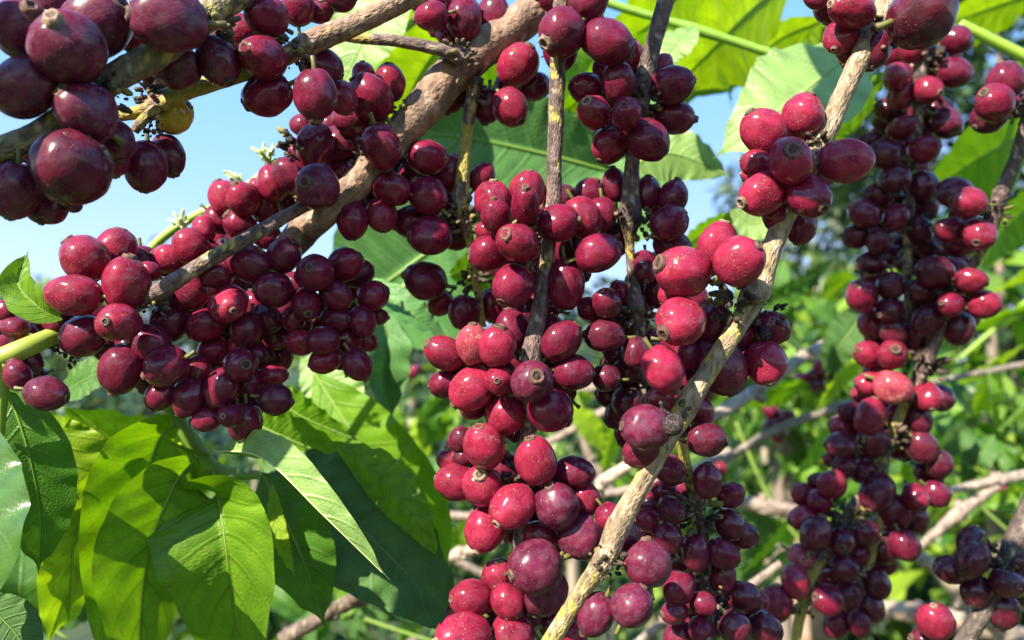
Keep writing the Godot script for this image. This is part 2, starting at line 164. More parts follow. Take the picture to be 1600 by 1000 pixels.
const LEFT_ARM := [
	[134, 406, 72.6, 235, 10, 1, 0, 1.1], [182, 391, 62.6, 280, 0, 1, 0, 1.1], [197, 445, 74, 285, 10, 1, -1], [117, 462, 63.5, 180, 5, 1, -1, 1.4],
	[186, 504, 67.7, 200, 82, 1, -2, 1.05], [131, 525, 67.8, 170, 0, 3, 0, 1.12], [189, 576, 65.7, 110, 5, 3, 0], [234, 537, 59.4, 30, 0, 3, -1, 1.15],
	[260, 572, 65.6, 160, 0, 3, -1, 1.12], [264, 502, 61.3, 290, 0, 3, 0], [299, 387, 52.7, 245, 20, 1, 1], [264, 406, 45.8, 190, 0, 0, 1],
	[234, 424, 31.1, 210, 0, 2, 0], [318, 360, 37.2, 260, 0, 0, 2], [342, 371, 35.4, 270, 0, 0, 2], [250, 426, 23.8, 200, 0, 1, 2],
	[250, 618, 41.9, 120, 0, 3, 0], [10, 486, 28.5, 250, 0, 2, 1], [24, 512, 36.3, 200, 0, 3, 1], [44, 522, 34.6, 60, 0, 3, 1],
	[16, 534, 36.3, 120, 0, 3, 2], [2, 490, 33.7, 180, 0, 3, 1], [36, 502, 32.8, 40, 0, 2, 2], [48, 566, 36.3, 90, 0, 4, 1],
	[4, 506, 35.4, 180, 0, 3, 1], [92, 502, 39.7, 180, 0, 3, 1], [27, 587, 41.5, 250, 0, 3, 0, 1.25], [71, 615, 53.1, 10, 0, 4, -1, 1.28],
	[426, 288, 48.4, 260, 0, 1, 1], [382, 312, 50.5, 250, 30, 1, 1], [419, 327, 48.4, 265, 40, 3, 1], [376, 353, 46.2, 220, 25, 2, 1],
	[352, 310, 48.4, 250, 0, 0, 2], [400, 294, 26.8, 250, 0, 0, 2], [446, 308, 39.7, 220, 0, 3, 1], [295, 456, 57, 160, 0, 2, 0],
	[356, 474, 59.4, 35, 55, 0, -1], [337, 426, 50.2, 180, 35, 3, -1], [390, 411, 59.4, 195, 15, 3, -1], [444, 399, 55.2, 310, 30, 3, -1],
	[492, 426, 59.4, 270, 80, 3, -2, 1.12], [538, 414, 51.8, 335, 20, 2, -1], [429, 453, 54.3, 180, 30, 3, -1], [478, 475, 50.2, 60, 55, 3, -1],
	[524, 461, 45.1, 20, 0, 3, -1], [582, 462, 46.8, 335, 10, 2, -1, 1.12], [558, 428, 44.1, 340, 0, 3, 0], [525, 498, 44.7, 0, 25, 3, -1, 1.2],
	[566, 502, 42.6, 70, 0, 3, -1], [590, 494, 27.6, 10, 0, 3, 0], [505, 532, 44.7, 170, 5, 3, -1, 1.25], [470, 535, 40.6, 185, 10, 0, 0],
	[544, 529, 40.6, 70, 0, 3, 0], [570, 532, 33.7, 30, 0, 2, 0], [509, 563, 42.6, 160, 35, 1, -1, 1.3], [558, 569, 47.7, 60, 0, 3, -1],
	[323, 506, 53.6, 145, 20, 2, 0, 1.2], [416, 498, 48.4, 40, 30, 3, 0], [386, 514, 48.4, 100, 0, 3, 0], [424, 526, 41.9, 40, 0, 3, 0],
	[460, 498, 39.7, 100, 0, 3, 0], [470, 510, 35.4, 120, 0, 2, 1], [334, 548, 46.2, 150, 0, 2, 1], [376, 570, 56, 0, 60, 3, -1, 1.05],
	[370, 542, 27.6, 270, 0, 0, 0], [306, 579, 44.1, 110, 30, 1, 0], [346, 606, 54.3, 120, 0, 3, -1], [295, 619, 52.7, 110, 0, 3, 0],
	[388, 598, 44.1, 60, 0, 3, 0], [414, 554, 27.6, 20, 0, 2, 1], [398, 554, 36.3, 20, 0, 3, 1], [426, 585, 34.6, 10, 0, 1, 0, 1.4],
	[430, 624, 47.7, 10, 0, 4, -1, 1.18], [324, 654, 41.9, 170, 0, 2, 0, 1.2], [361, 650, 38.9, 200, 82, 3, -1], [383, 659, 54.9, 90, 0, 3, 0],
	[390, 630, 44.1, 60, 0, 4, 1], [437, 558, 42.8, 119, 0, 3, 2], [417, 368, 42.8, 204, 0, 2, 2], [342, 343, 42.8, 39, 0, 2, 2],
	[352, 393, 42.8, 317, 0, 3, 2], [392, 453, 42.8, 262, 0, 3, 2], [552, 473, 42.8, 212, 0, 4, 2], [357, 528, 42.8, 227, 0, 2, 2],
	[497, 503, 42.8, 321, 0, 2, 2], [37, 543, 42.8, 326, 0, 3, 2], [462, 448, 42.8, 245, 0, 3, 2], [307, 418, 42.8, 60, 0, 4, 2],
	[222, 408, 42.8, 85, 0, 3, 2], [167, 543, 42.8, 83, 0, 2, 2], [442, 483, 42.8, 76, 0, 3, 2], [532, 553, 42.8, 253, 0, 3, 2],
	[447, 518, 42.8, 132, 0, 4, 2], [262, 458, 42.8, 2, 0, 4, 2], [332, 578, 42.8, 86, 0, 2, 2], [342, 638, 42.8, 331, 0, 3, 2],
	[407, 578, 42.8, 61, 0, 4, 2], [327, 398, 42.8, 56, 0, 3, 2], [272, 433, 42.8, 307, 0, 3, 2], [397, 478, 42.8, 269, 0, 2, 2],
	[422, 423, 42.8, 266, 0, 2, 2], [327, 453, 42.8, 210, 0, 3, 2], [297, 488, 42.8, 182, 0, 2, 2], [227, 588, 42.8, 92, 0, 4, 2],
	[412, 603, 42.8, 0, 0, 4, 2], [362, 438, 42.8, 27, 0, 4, 2], [57, 508, 42.8, 160, 0, 4, 2], [372, 378, 42.8, 239, 0, 4, 2],
	[52, 593, 42.8, 156, 0, 4, 2], [202, 543, 42.8, 225, 0, 4, 2], [507, 478, 42.8, 316, 0, 3, 2], [147, 493, 42.8, 200, 0, 2, 2],
	[367, 628, 42.8, 128, 0, 4, 2], [322, 478, 42.8, 185, 0, 4, 2], [322, 623, 42.8, 174, 0, 2, 2], [547, 448, 42.8, 221, 0, 2, 2],
	[287, 593, 42.8, 310, 0, 2, 2], [402, 533, 42.8, 345, 0, 4, 2], [522, 438, 42.8, 90, 0, 3, 2], [362, 503, 42.8, 190, 0, 2, 2],
	[317, 598, 42.8, 294, 0, 3, 2],
]
var cam := Transform3D(Basis(Vector3.RIGHT, deg_to_rad(10.0)), Vector3(0, 1.5, 0))
var taken := {}
var mats := {}
var cherry_shapes: Array[Mesh] = []
var calyx_shapes: Array[Mesh] = []
var stalk_shape: Mesh
var cherry_mats := []
var calyx_mats: Array[Material] = []
var rng := RandomNumberGenerator.new()
var lumps := FastNoiseLite.new()
var patches := FastNoiseLite.new()
var placed_fruit := []
var stem_lines := {}


func at(x: float, y: float, d: float) -> Vector3:
	return cam * Vector3((x - 800.0) / FOCAL * d, -(y - 500.0) / FOCAL * d, -d)


func turned(v: Vector3) -> Vector3:
	return cam.basis * v


func numbered(called: String, parent: Node) -> String:
	var key := str(parent.get_instance_id()) + called
	var n: int = taken.get(key, 0)
	taken[key] = n + 1
	return called if n == 0 else "%s_%03d" % [called, n]


func put(o: Node3D, called: String, parent: Node) -> Node3D:
	o.name = numbered(called, parent)
	parent.add_child(o, true)
	return o


func thing(called: String, label: String, category: String, where: Vector3, group := "") -> Node3D:
	var o := Node3D.new()
	put(o, called, self)
	o.position = where
	o.set_meta("label", label)
	o.set_meta("category", category)
	if group:
		o.set_meta("group", group)
	return o


func shown(called: String, mesh: Mesh, mat: Material, parent: Node) -> MeshInstance3D:
	var o := MeshInstance3D.new()
	o.mesh = mesh
	o.material_override = mat
	put(o, called, parent)
	return o


func lin(r: float, g: float, b: float) -> Color:
	return Color(r, g, b).linear_to_srgb()


func lit(r: float, g: float, b: float, rough := 0.6) -> StandardMaterial3D:
	var m := StandardMaterial3D.new()
	m.albedo_color = lin(r, g, b)
	m.roughness = rough
	return m


# ---------------------------------------------------------------- textures

func noise(kind: int, freq: float, octaves: int, s: int) -> FastNoiseLite:
	var n := FastNoiseLite.new()
	n.noise_type = kind
	n.frequency = freq
	n.fractal_octaves = octaves
	n.fractal_type = FastNoiseLite.FRACTAL_FBM if octaves > 1 else FastNoiseLite.FRACTAL_NONE
	n.seed = s
	return n


func cherry_texture(c0: Color, c1: Color, speck: Color, speckles: float, scabs: float, bloom: float, s: int) -> ImageTexture:
	# skin of a ripe cherry: mottled red, fine pale dots, dry scabs near the crown, a faint waxy bloom
	var w := 384
	var h := 192
	var im := Image.create(w, h, false, Image.FORMAT_RGB8)
	var broad := noise(FastNoiseLite.TYPE_SIMPLEX_SMOOTH, 1.1, 3, s)
	var fine := noise(FastNoiseLite.TYPE_SIMPLEX_SMOOTH, 6.0, 3, s + 7)
	var cells := noise(FastNoiseLite.TYPE_CELLULAR, 7.5, 1, s + 13)
	cells.cellular_return_type = FastNoiseLite.RETURN_DISTANCE
	var white := Color(0.42, 0.30, 0.36)
	for y in h:
		var th := PI * (y + 0.5) / h
		for x in w:
			var ph := TAU * x / w
			var p := Vector3(sin(th) * cos(ph), cos(th), sin(th) * sin(ph))
			var b := broad.get_noise_3dv(p)
			var f := fine.get_noise_3d(p.x * 1.2, p.y * 0.45, p.z * 1.2)
			var c := c0.lerp(c1, clampf(0.5 + b * 0.95 + f * 0.45, 0.0, 1.0))
			c = c.lerp(white, bloom * clampf(0.25 + broad.get_noise_3d(p.z * 2.0 + 9.0, p.x * 2.0, p.y * 2.0) * 1.3, 0.0, 1.0))
			var d := cells.get_noise_3dv(p) + 1.0
			var dot := clampf((0.20 - d) * 12.0, 0.0, 1.0) * clampf(b * 2.2 + f + 0.9 * maxf(0.0, p.y - 0.35) - 0.08, 0.0, 1.0)
			c = c.lerp(speck, clampf(dot * speckles, 0.0, 0.9))
			var scab := clampf((fine.get_noise_3d(p.x * 0.6 + 4.0, p.y * 0.6, p.z * 0.6) + broad.get_noise_3d(p.x + 5.0, p.y, p.z) - 0.74 + scabs * 0.4) * 5.0, 0.0, 1.0)
			c = c.lerp(speck * 0.75, scab * scabs)
			im.set_pixel(x, y, c.linear_to_srgb())
	return ImageTexture.create_from_image(im)


func leaf_textures(base: Color, vein: Color, blotch: Color, blotches: float, s: int) -> ImageTexture:
	# the blade from stalk (top row) to tip: midrib, nine pairs of side veins, a fine net between them
	var w := 192
	var h := 640
	var im := Image.create(w, h, false, Image.FORMAT_RGB8)
	var broad := noise(FastNoiseLite.TYPE_SIMPLEX_SMOOTH, 0.012, 3, s)
	var spots := noise(FastNoiseLite.TYPE_SIMPLEX_SMOOTH, 0.05, 3, s + 3)
	var net := noise(FastNoiseLite.TYPE_CELLULAR, 0.09, 1, s + 5)
	net.cellular_return_type = FastNoiseLite.RETURN_DISTANCE2_SUB
	for y in h:
		var v := (y + 0.5) / h
		for x in w:
			var t := absf((x + 0.5) / w * 2.0 - 1.0)
			var n := broad.get_noise_2d(x, y)
			var c := base * (1.0 + 0.35 * n)
			c = c.lerp(vein, clampf(0.22 - (net.get_noise_2d(x, y) + 1.0) * 0.5, 0.0, 0.2))
			var k := 9.5 * (v - 0.15 * pow(t, 1.15)) + 0.6
			var off := absf(k - roundf(k)) / 9.5
			var side := clampf(1.0 - off / (0.0085 * (1.25 - t)), 0.0, 1.0) * (0.75 - 0.45 * t)
			var mid := clampf(1.0 - t / (0.05 * (1.15 - v)), 0.0, 1.0)
			c = c.lerp(vein, clampf(maxf(side, mid * 1.4), 0.0, 1.0))
			var sp := clampf((spots.get_noise_2d(x, y) + 0.5 * n - 0.5 + 0.25 * blotches) * 6.0, 0.0, 1.0)
			c = c.lerp(blotch, sp * blotches)
			im.set_pixel(x, y, c.clamp().linear_to_srgb())
	return ImageTexture.create_from_image(im)


func leaf_height(s: int) -> ImageTexture:
	var w := 192
	var h := 640
	var im := Image.create(w, h, false, Image.FORMAT_L8)
	var net := noise(FastNoiseLite.TYPE_CELLULAR, 0.11, 1, s)
	net.cellular_return_type = FastNoiseLite.RETURN_DISTANCE2_SUB
	for y in h:
		var v := (y + 0.5) / h
		for x in w:
			var t := absf((x + 0.5) / w * 2.0 - 1.0)
			var k := 9.5 * (v - 0.15 * pow(t, 1.15)) + 0.6
			var off := absf(k - roundf(k)) / 9.5
			var g := 0.62 + 0.16 * clampf((net.get_noise_2d(x, y) + 1.0), 0.0, 1.0)
			g -= 0.35 * clampf(1.0 - off / 0.014, 0.0, 1.0) * (1.0 - 0.6 * t)
			g -= 0.5 * clampf(1.0 - t / 0.06, 0.0, 1.0)
			im.set_pixel(x, y, Color(g, g, g))
	return ImageTexture.create_from_image(im)


func grain_height(w: int, h: int, fx: float, fy: float, s: int) -> ImageTexture:
	var im := Image.create(w, h, false, Image.FORMAT_L8)
	var n := noise(FastNoiseLite.TYPE_SIMPLEX_SMOOTH, 1.0, 4, s)
	for y in h:
		for x in w:
			var a := TAU * x / w
			var g := 0.5 + 0.5 * n.get_noise_3d(cos(a) * fx, y * fy, sin(a) * fx)
			im.set_pixel(x, y, Color(g, g, g))
	return ImageTexture.create_from_image(im)


func patchy(w: int, h: int, s: int) -> ImageTexture:
	# where the skin is clean it shines, where dust and bloom lie it does not
	var im := Image.create(w, h, false, Image.FORMAT_L8)
	var n := noise(FastNoiseLite.TYPE_SIMPLEX_SMOOTH, 1.6, 5, s)
	for y in h:
		var th := PI * (y + 0.5) / h
		for x in w:
			var ph := TAU * x / w
			var g := clampf(0.66 + 1.1 * n.get_noise_3d(sin(th) * cos(ph), cos(th), sin(th) * sin(ph)), 0.12, 1.0)
			im.set_pixel(x, y, Color(g, g, g))
	return ImageTexture.create_from_image(im)


func leaf_mat(base: Color, vein: Color, blotch: Color, blotches: float, through: Color, rough: float, s: int) -> StandardMaterial3D:
	var m := StandardMaterial3D.new()
	m.albedo_texture = leaf_textures(base, vein, blotch, blotches, s)
	m.roughness = rough
	m.metallic_specular = 0.5
	m.backlight_enabled = true
	m.backlight = through
	m.heightmap_enabled = true
	m.heightmap_texture = mats.leaf_relief
	m.heightmap_scale = 0.08
	m.cull_mode = BaseMaterial3D.CULL_DISABLED
	m.texture_repeat = false
	return m


func make_materials() -> void:
	mats.leaf_relief = leaf_height(5)
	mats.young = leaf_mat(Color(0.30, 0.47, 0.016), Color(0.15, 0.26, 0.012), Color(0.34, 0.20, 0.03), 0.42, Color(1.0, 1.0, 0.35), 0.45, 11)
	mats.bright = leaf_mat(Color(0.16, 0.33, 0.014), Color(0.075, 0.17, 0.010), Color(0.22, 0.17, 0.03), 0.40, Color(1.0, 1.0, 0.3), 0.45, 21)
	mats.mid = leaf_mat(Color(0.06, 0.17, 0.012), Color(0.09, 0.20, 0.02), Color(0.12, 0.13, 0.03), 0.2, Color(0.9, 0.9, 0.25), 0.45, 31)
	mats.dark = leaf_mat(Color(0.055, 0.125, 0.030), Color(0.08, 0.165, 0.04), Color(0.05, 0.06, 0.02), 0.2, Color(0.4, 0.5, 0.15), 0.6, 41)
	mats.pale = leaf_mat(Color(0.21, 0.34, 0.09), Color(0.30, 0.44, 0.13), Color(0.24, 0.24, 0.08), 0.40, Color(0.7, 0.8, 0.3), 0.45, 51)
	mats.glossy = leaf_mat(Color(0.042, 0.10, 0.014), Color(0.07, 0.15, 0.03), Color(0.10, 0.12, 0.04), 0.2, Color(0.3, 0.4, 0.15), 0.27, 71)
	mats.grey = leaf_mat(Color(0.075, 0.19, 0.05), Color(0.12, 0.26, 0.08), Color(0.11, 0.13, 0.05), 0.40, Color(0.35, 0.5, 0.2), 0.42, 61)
	mats.glossy.heightmap_scale = 0.03
	mats.dark.metallic_specular = 0.33
	mats.grey.metallic_specular = 0.35
	var bark := StandardMaterial3D.new()
	bark.vertex_color_use_as_albedo = true
	bark.roughness = 0.72
	bark.heightmap_enabled = true
	bark.heightmap_texture = grain_height(256, 256, 3.0, 0.09, 71)
	bark.heightmap_scale = 0.07
	mats.bark = bark
	var green := StandardMaterial3D.new()
	green.vertex_color_use_as_albedo = true
	green.roughness = 0.5
	mats.green_stem = green
	var crust := StandardMaterial3D.new()
	crust.vertex_color_use_as_albedo = true
	crust.roughness = 0.85
	mats.crust = crust
	var skin := grain_height(256, 128, 9.0, 0.16, 81)
	var dusty := patchy(256, 128, 91)
	var dull := patchy(256, 128, 95)
	var tan_speck := Color(0.50, 0.34, 0.22)
	var looks := [
		[Color(0.275, 0.014, 0.046), Color(0.165, 0.008, 0.026), 0.6, 0.24, 0.04],
		[Color(0.215, 0.010, 0.035), Color(0.125, 0.006, 0.020), 0.5, 0.16, 0.04],
		[Color(0.175, 0.007, 0.032), Color(0.090, 0.004, 0.018), 0.45, 0.12, 0.02],
		[Color(0.135, 0.007, 0.029), Color(0.072, 0.005, 0.018), 0.3, 0.08, 0.03],
		[Color(0.098, 0.007, 0.022), Color(0.046, 0.005, 0.014), 0.25, 0.10, 0.04],
		[Color(0.075, 0.062, 0.055), Color(0.022, 0.018, 0.016), 0.3, 0.5, 0.3],
		[Color(0.46, 0.33, 0.03), Color(0.33, 0.17, 0.03), 0.4, 0.2, 0.0],
		[Color(0.35, 0.055, 0.075), Color(0.21, 0.020, 0.038), 0.9, 0.6, 0.08],
		[Color(0.085, 0.008, 0.020), Color(0.040, 0.005, 0.012), 0.3, 0.10, 0.04],
		[Color(0.118, 0.009, 0.033), Color(0.060, 0.006, 0.021), 0.4, 0.18, 0.085],
	]
	for t in looks.size():
		var two := []
		for v in (3 if t < 5 or t == 9 else 1):
			var l = looks[t]
			var m := StandardMaterial3D.new()
			m.albedo_texture = cherry_texture(l[0], l[1], tan_speck, l[2], l[3] * (1.0 if v == 0 else 0.45), l[4], 100 + t * 10 + v * 3)
			m.roughness = 0.8 if t == 5 else 0.23 + 0.04 * v
			m.metallic_specular = 0.18
			if t != 5:
				m.roughness = 0.46 + 0.05 * v
				m.roughness += 0.1 if t == 9 else 0.0
				m.clearcoat_enabled = true
				m.clearcoat_texture = dusty if v != 1 else dull
				m.clearcoat = 0.95 - 0.15 * v
				m.clearcoat_roughness = (0.24 if t == 9 else 0.10) + 0.03 * v
			m.heightmap_enabled = true
			m.heightmap_texture = skin
			m.heightmap_scale = 0.014 if t != 5 else 0.15
			two.append(m)
		cherry_mats.append(two)
	for v in 2:
		var m := StandardMaterial3D.new()
		m.vertex_color_use_as_albedo = true
		m.albedo_color = lin(0.8, 0.76, 0.72) if v == 0 else lin(0.36, 0.27, 0.27)
		m.roughness = 0.8
		calyx_mats.append(m)


# ---------------------------------------------------------------- shapes

func grid_mesh(verts: PackedVector3Array, uvs: PackedVector2Array, colors: PackedColorArray, rows: int, cols: int, flip := false) -> ArrayMesh:
	# rows x cols points joined into quads, smooth all over
	var index := PackedInt32Array()
	for r in rows - 1:
		for c in cols - 1:
			var a := r * cols + c
			if flip:
				index.append_array([a, a + cols, a + 1, a + 1, a + cols, a + cols + 1])
			else:
				index.append_array([a, a + 1, a + cols, a + 1, a + cols + 1, a + cols])
	var normals := PackedVector3Array()
	normals.resize(verts.size())
	for i in range(0, index.size(), 3):
		var n := (verts[index[i + 2]] - verts[index[i]]).cross(verts[index[i + 1]] - verts[index[i]])
		for k in 3:
			normals[index[i + k]] += n
	# welded seams share their normals
	for r in rows:
		var a := r * cols
		var b := r * cols + cols - 1
		if verts[a].distance_squared_to(verts[b]) < 1e-12:
			var s := normals[a] + normals[b]
			normals[a] = s
			normals[b] = s
	for r in [0, rows - 1]:
		if verts[r * cols].distance_squared_to(verts[r * cols + 1]) < 1e-14:
			var s := Vector3.ZERO
			for c in cols:
				s += normals[r * cols + c]
			for c in cols:
				normals[r * cols + c] = s
	for i in normals.size():
		normals[i] = normals[i].normalized()
	var a := []
	a.resize(Mesh.ARRAY_MAX)
	a[Mesh.ARRAY_VERTEX] = verts
	a[Mesh.ARRAY_NORMAL] = normals
	a[Mesh.ARRAY_TEX_UV] = uvs
	if colors.size():
		a[Mesh.ARRAY_COLOR] = colors
	a[Mesh.ARRAY_INDEX] = index
	var m := ArrayMesh.new()
	m.add_surface_from_arrays(Mesh.PRIMITIVE_TRIANGLES, a)
	return m


func cherry_shape(s: int) -> ArrayMesh:
	# minor radius 1, crown at +y; a shade broader one way, a faint groove between the two beans
	var n := noise(FastNoiseLite.TYPE_SIMPLEX_SMOOTH, 0.8, 2, 300 + s)
	var rows := 25
	var cols := 41
	var verts := PackedVector3Array()
	var uvs := PackedVector2Array()
	for r in rows:
		var v := float(r) / (rows - 1)
		var th := PI * v
		for c in cols:
			var u := float(c) / (cols - 1)
			var ph := TAU * u
			var p := Vector3(sin(th) * cos(ph), cos(th), sin(th) * sin(ph))
			if c == cols - 1:
				p = Vector3(sin(th), cos(th), 0)
			var rad := 1.0 + 0.036 * n.get_noise_3dv(p) * 2.0
			rad -= 0.022 * pow(absf(sin(ph)), 8.0) * sin(th)
			# the crown end a little squarer, the stalk end a little narrower
			rad *= 1.0 - 0.035 * smoothstep(0.55, 1.0, v) + 0.02 * smoothstep(0.35, 0.05, v)
			p.x *= 1.03
			p.z *= 0.96
			p.y -= 0.05 * smoothstep(0.93, 1.0, absf(p.y)) * signf(p.y)
			verts.append(p * rad)
			uvs.append(Vector2(u, v))
	return grid_mesh(verts, uvs, PackedColorArray(), rows, cols, true)


func calyx_shape(s: int) -> ArrayMesh:
	# the dried disc left by the flower: a raised ring round a dark dimple, or a nub
	var n := noise(FastNoiseLite.TYPE_SIMPLEX_SMOOTH, 2.2, 2, 400 + s)
	var profile: Array
	if s % 6 in [0, 2, 3]:
		profile = [[0.34, -0.05, 0.10], [0.30, 0.035, 0.16], [0.245, 0.075, 0.30], [0.20, 0.08, 0.34], [0.155, 0.03, 0.12], [0.11, 0.012, 0.05], [0.06, 0.05, 0.09], [0.0, 0.06, 0.12]]
	elif s % 6 in [1, 4]:
		profile = [[0.33, -0.06, 0.10], [0.28, 0.035, 0.17], [0.23, 0.09, 0.30], [0.185, 0.11, 0.36], [0.14, 0.08, 0.16], [0.10, 0.03, 0.05], [0.05, 0.05, 0.10], [0.0, 0.06, 0.15]]
	else:
		profile = [[0.30, -0.05, 0.14], [0.24, 0.06, 0.22], [0.205, 0.13, 0.34], [0.18, 0.17, 0.40], [0.14, 0.18, 0.33], [0.09, 0.13, 0.14], [0.05, 0.12, 0.10], [0.0, 0.13, 0.12]]
	var cols := 17
	var verts := PackedVector3Array()
	var uvs := PackedVector2Array()
	var colors := PackedColorArray()
	for r in profile.size():
		for c in cols:
			var ph := TAU * (c % (cols - 1)) / (cols - 1)
			var d: float = profile[r][0]
			var p := Vector3(cos(ph) * d, 0, sin(ph) * d)
			var w := n.get_noise_3d(p.x * 6.0, r * 0.3, p.z * 6.0)
			p *= 1.0 + 0.22 * w
			p.y = 0.96 + float(profile[r][1]) + 0.04 * w * (1.0 if r > 0 else 0.0)
			verts.append(p)
			uvs.append(Vector2(float(c) / 16.0, r / 7.0))
			var g: float = float(profile[r][2]) * (1.0 + 0.9 * n.get_noise_3d(p.x * 14.0, p.y * 5.0, p.z * 14.0))
			colors.append(Color(g, g * 0.66, g * 0.46))
	return grid_mesh(verts, uvs, colors, profile.size(), cols)


func tube_mesh(points: PackedVector3Array, radii: PackedFloat32Array, colors: PackedColorArray, sides: int, rough: float, s: int) -> ArrayMesh:
	# a knobbly round bar along a line, its ends drawn in
	lumps.seed = s
	var verts := PackedVector3Array()
	var uvs := PackedVector2Array()
	var tints := PackedColorArray()
	var t := (points[1] - points[0]).normalized()
	var side := t.cross(Vector3(0.31, 0.27, 0.91)).normalized()
	var run := 0.0
	var last := points.size() - 1
	for i in range(-1, points.size() + 1):
		var k := clampi(i, 0, last)
		var shut := 0.0 if i < 0 or i > last else 1.0
		t = (points[mini(k + 1, last)] - points[maxi(k - 1, 0)]).normalized()
		side = (side - t * side.dot(t)).normalized()
		var up := t.cross(side)
		if i > 0 and i <= last:
			run += points[k].distance_to(points[k - 1])
		for c in sides + 1:
			var a := TAU * (c % sides) / sides
			var d := side * cos(a) + up * sin(a)
			var p := points[k] + d * radii[k]
			var bump := lumps.get_noise_3dv(p * 170.0) * 0.6 + lumps.get_noise_3dv(p * 520.0) * 0.4
			p = points[k] + d * radii[k] * shut * (1.0 + rough * bump)
			verts.append(p)
			uvs.append(Vector2(float(c) / sides, run * 22.0))
			tints.append(bark_colour(p, colors[k], a) if colors[k].a < 0.999 else Color(colors[k].r, colors[k].g, colors[k].b) * (1.0 + 0.25 * bump))
	return grid_mesh(verts, uvs, tints, points.size() + 2, sides + 1, true)


func bark_colour(p: Vector3, c: Color, a: float) -> Color:
	# the alpha of a stem's colour says how much of its grey-brown bark has split to show yellow-green
	var share := c.a
	var n := patches.get_noise_3d(p.x * 1.0, p.y * 0.75, p.z * 1.0)
	var f := patches.get_noise_3d(p.x * 4.5 + 3.0, p.y * 3.0, p.z * 4.5)
	var k := clampf((n * 0.7 + f * 0.55 - 0.62 + share * 1.25) * 5.0, 0.0, 1.0)
	var streak := patches.get_noise_3d(a * 0.012, p.y * 0.5 + p.x * 0.5, a * 0.009 + p.z)
	var bark := Color(c.r, c.g, c.b) * clampf(1.0 + 1.0 * f + 0.8 * streak, 0.25, 2.0)
	var flake := clampf((patches.get_noise_3d(p.x * 2.6 - 7.0, p.y * 2.0, p.z * 2.6) - 0.33) * 8.0, 0.0, 1.0)
	bark = bark.lerp(Color(0.44, 0.35, 0.27), flake * 0.75)
	var sap := Color(0.33, 0.27, 0.055) * (1.0 + 0.5 * f)
	return bark.lerp(sap, k).clamp()


func smooth_line(rows: Array, step: float) -> Dictionary:
	# [column, row, distance, width in the picture, green share] rows -> evenly sampled points, radii, colours
	var pts := PackedVector3Array()
	var rad := PackedFloat32Array()
	var share := PackedFloat32Array()
	var n := rows.size()
	for i in n - 1:
		var p0 = rows[maxi(i - 1, 0)]
		var p1 = rows[i]
		var p2 = rows[i + 1]
		var p3 = rows[mini(i + 2, n - 1)]
		var a := at(p1[0], p1[1], p1[2])
		var b := at(p2[0], p2[1], p2[2])
		var count := maxi(2, int(a.distance_to(b) / step))
		for k in count + (1 if i == n - 2 else 0):
			var t := float(k) / count
			pts.append(a.cubic_interpolate(b, at(p0[0], p0[1], p0[2]), at(p3[0], p3[1], p3[2]), t))
			rad.append(lerpf(p1[3] * p1[2], p2[3] * p2[2], smoothstep(0.0, 1.0, t)) / FOCAL * 0.5)
			share.append(lerpf(p1[4], p2[4], t))
	return {"points": pts, "radii": rad, "share": share}


func stem(called: String, owner_: Node3D, rows: Array, bark: Color, sides := 18, rough := 0.16, mat: Material = null) -> MeshInstance3D:
	var width := 0.0
	for r in rows:
		width = maxf(width, r[3] * r[2] / FOCAL)
	var l := smooth_line(rows, clampf(width * 0.16, 0.0006, 0.02))
	var pts: PackedVector3Array = l.points
	var colors := PackedColorArray()
	for i in pts.size():
		colors.append(Color(bark.r, bark.g, bark.b, clampf(l.share[i], 0.0, 0.99)))
		pts[i] -= owner_.position
	return shown(called, tube_mesh(pts, l.radii, colors, sides, rough, int(rows[0][0]) + int(rows[0][1]) * 3 + 7), mat if mat else mats.bark, owner_)


func green_stem(called: String, owner_: Node3D, rows: Array, tint: Color, sides := 12) -> MeshInstance3D:
	var l := smooth_line(rows, 0.0015)
	var pts: PackedVector3Array = l.points
	var colors := PackedColorArray()
	for i in pts.size():
		colors.append(Color(tint.r, tint.g, tint.b, 1.0))
		pts[i] -= owner_.position
	return shown(called, tube_mesh(pts, l.radii, colors, sides, 0.07, int(rows[0][0]) + 5), mats.green_stem, owner_)


func blob(st: SurfaceTool, p: Vector3, axis: Vector3, r: float, long: float, c: Color, s: int) -> void:
	# a small uneven lump
	lumps.seed = s
	var x := axis.cross(Vector3(0.2, 0.9, 0.37)).normalized()
	var z := x.cross(axis)
	var rows := 6
	var cols := 8
	var v := []
	for i in rows:
		for k in cols:
			var th := PI * i / (rows - 1)
			var ph := TAU * k / cols
			var d := x * sin(th) * cos(ph) + axis * cos(th) * long + z * sin(th) * sin(ph)
			v.append(p + d * r * (1.0 + 0.5 * lumps.get_noise_3dv(d * 90.0 + p * 900.0)))
	st.set_smooth_group(0)
	for i in rows - 1:
		for k in cols:
			var k2 := (k + 1) % cols
			for q in [i * cols + k, (i + 1) * cols + k, i * cols + k2, i * cols + k2, (i + 1) * cols + k, (i + 1) * cols + k2]:
				st.set_color(c)
				st.add_vertex(v[q])


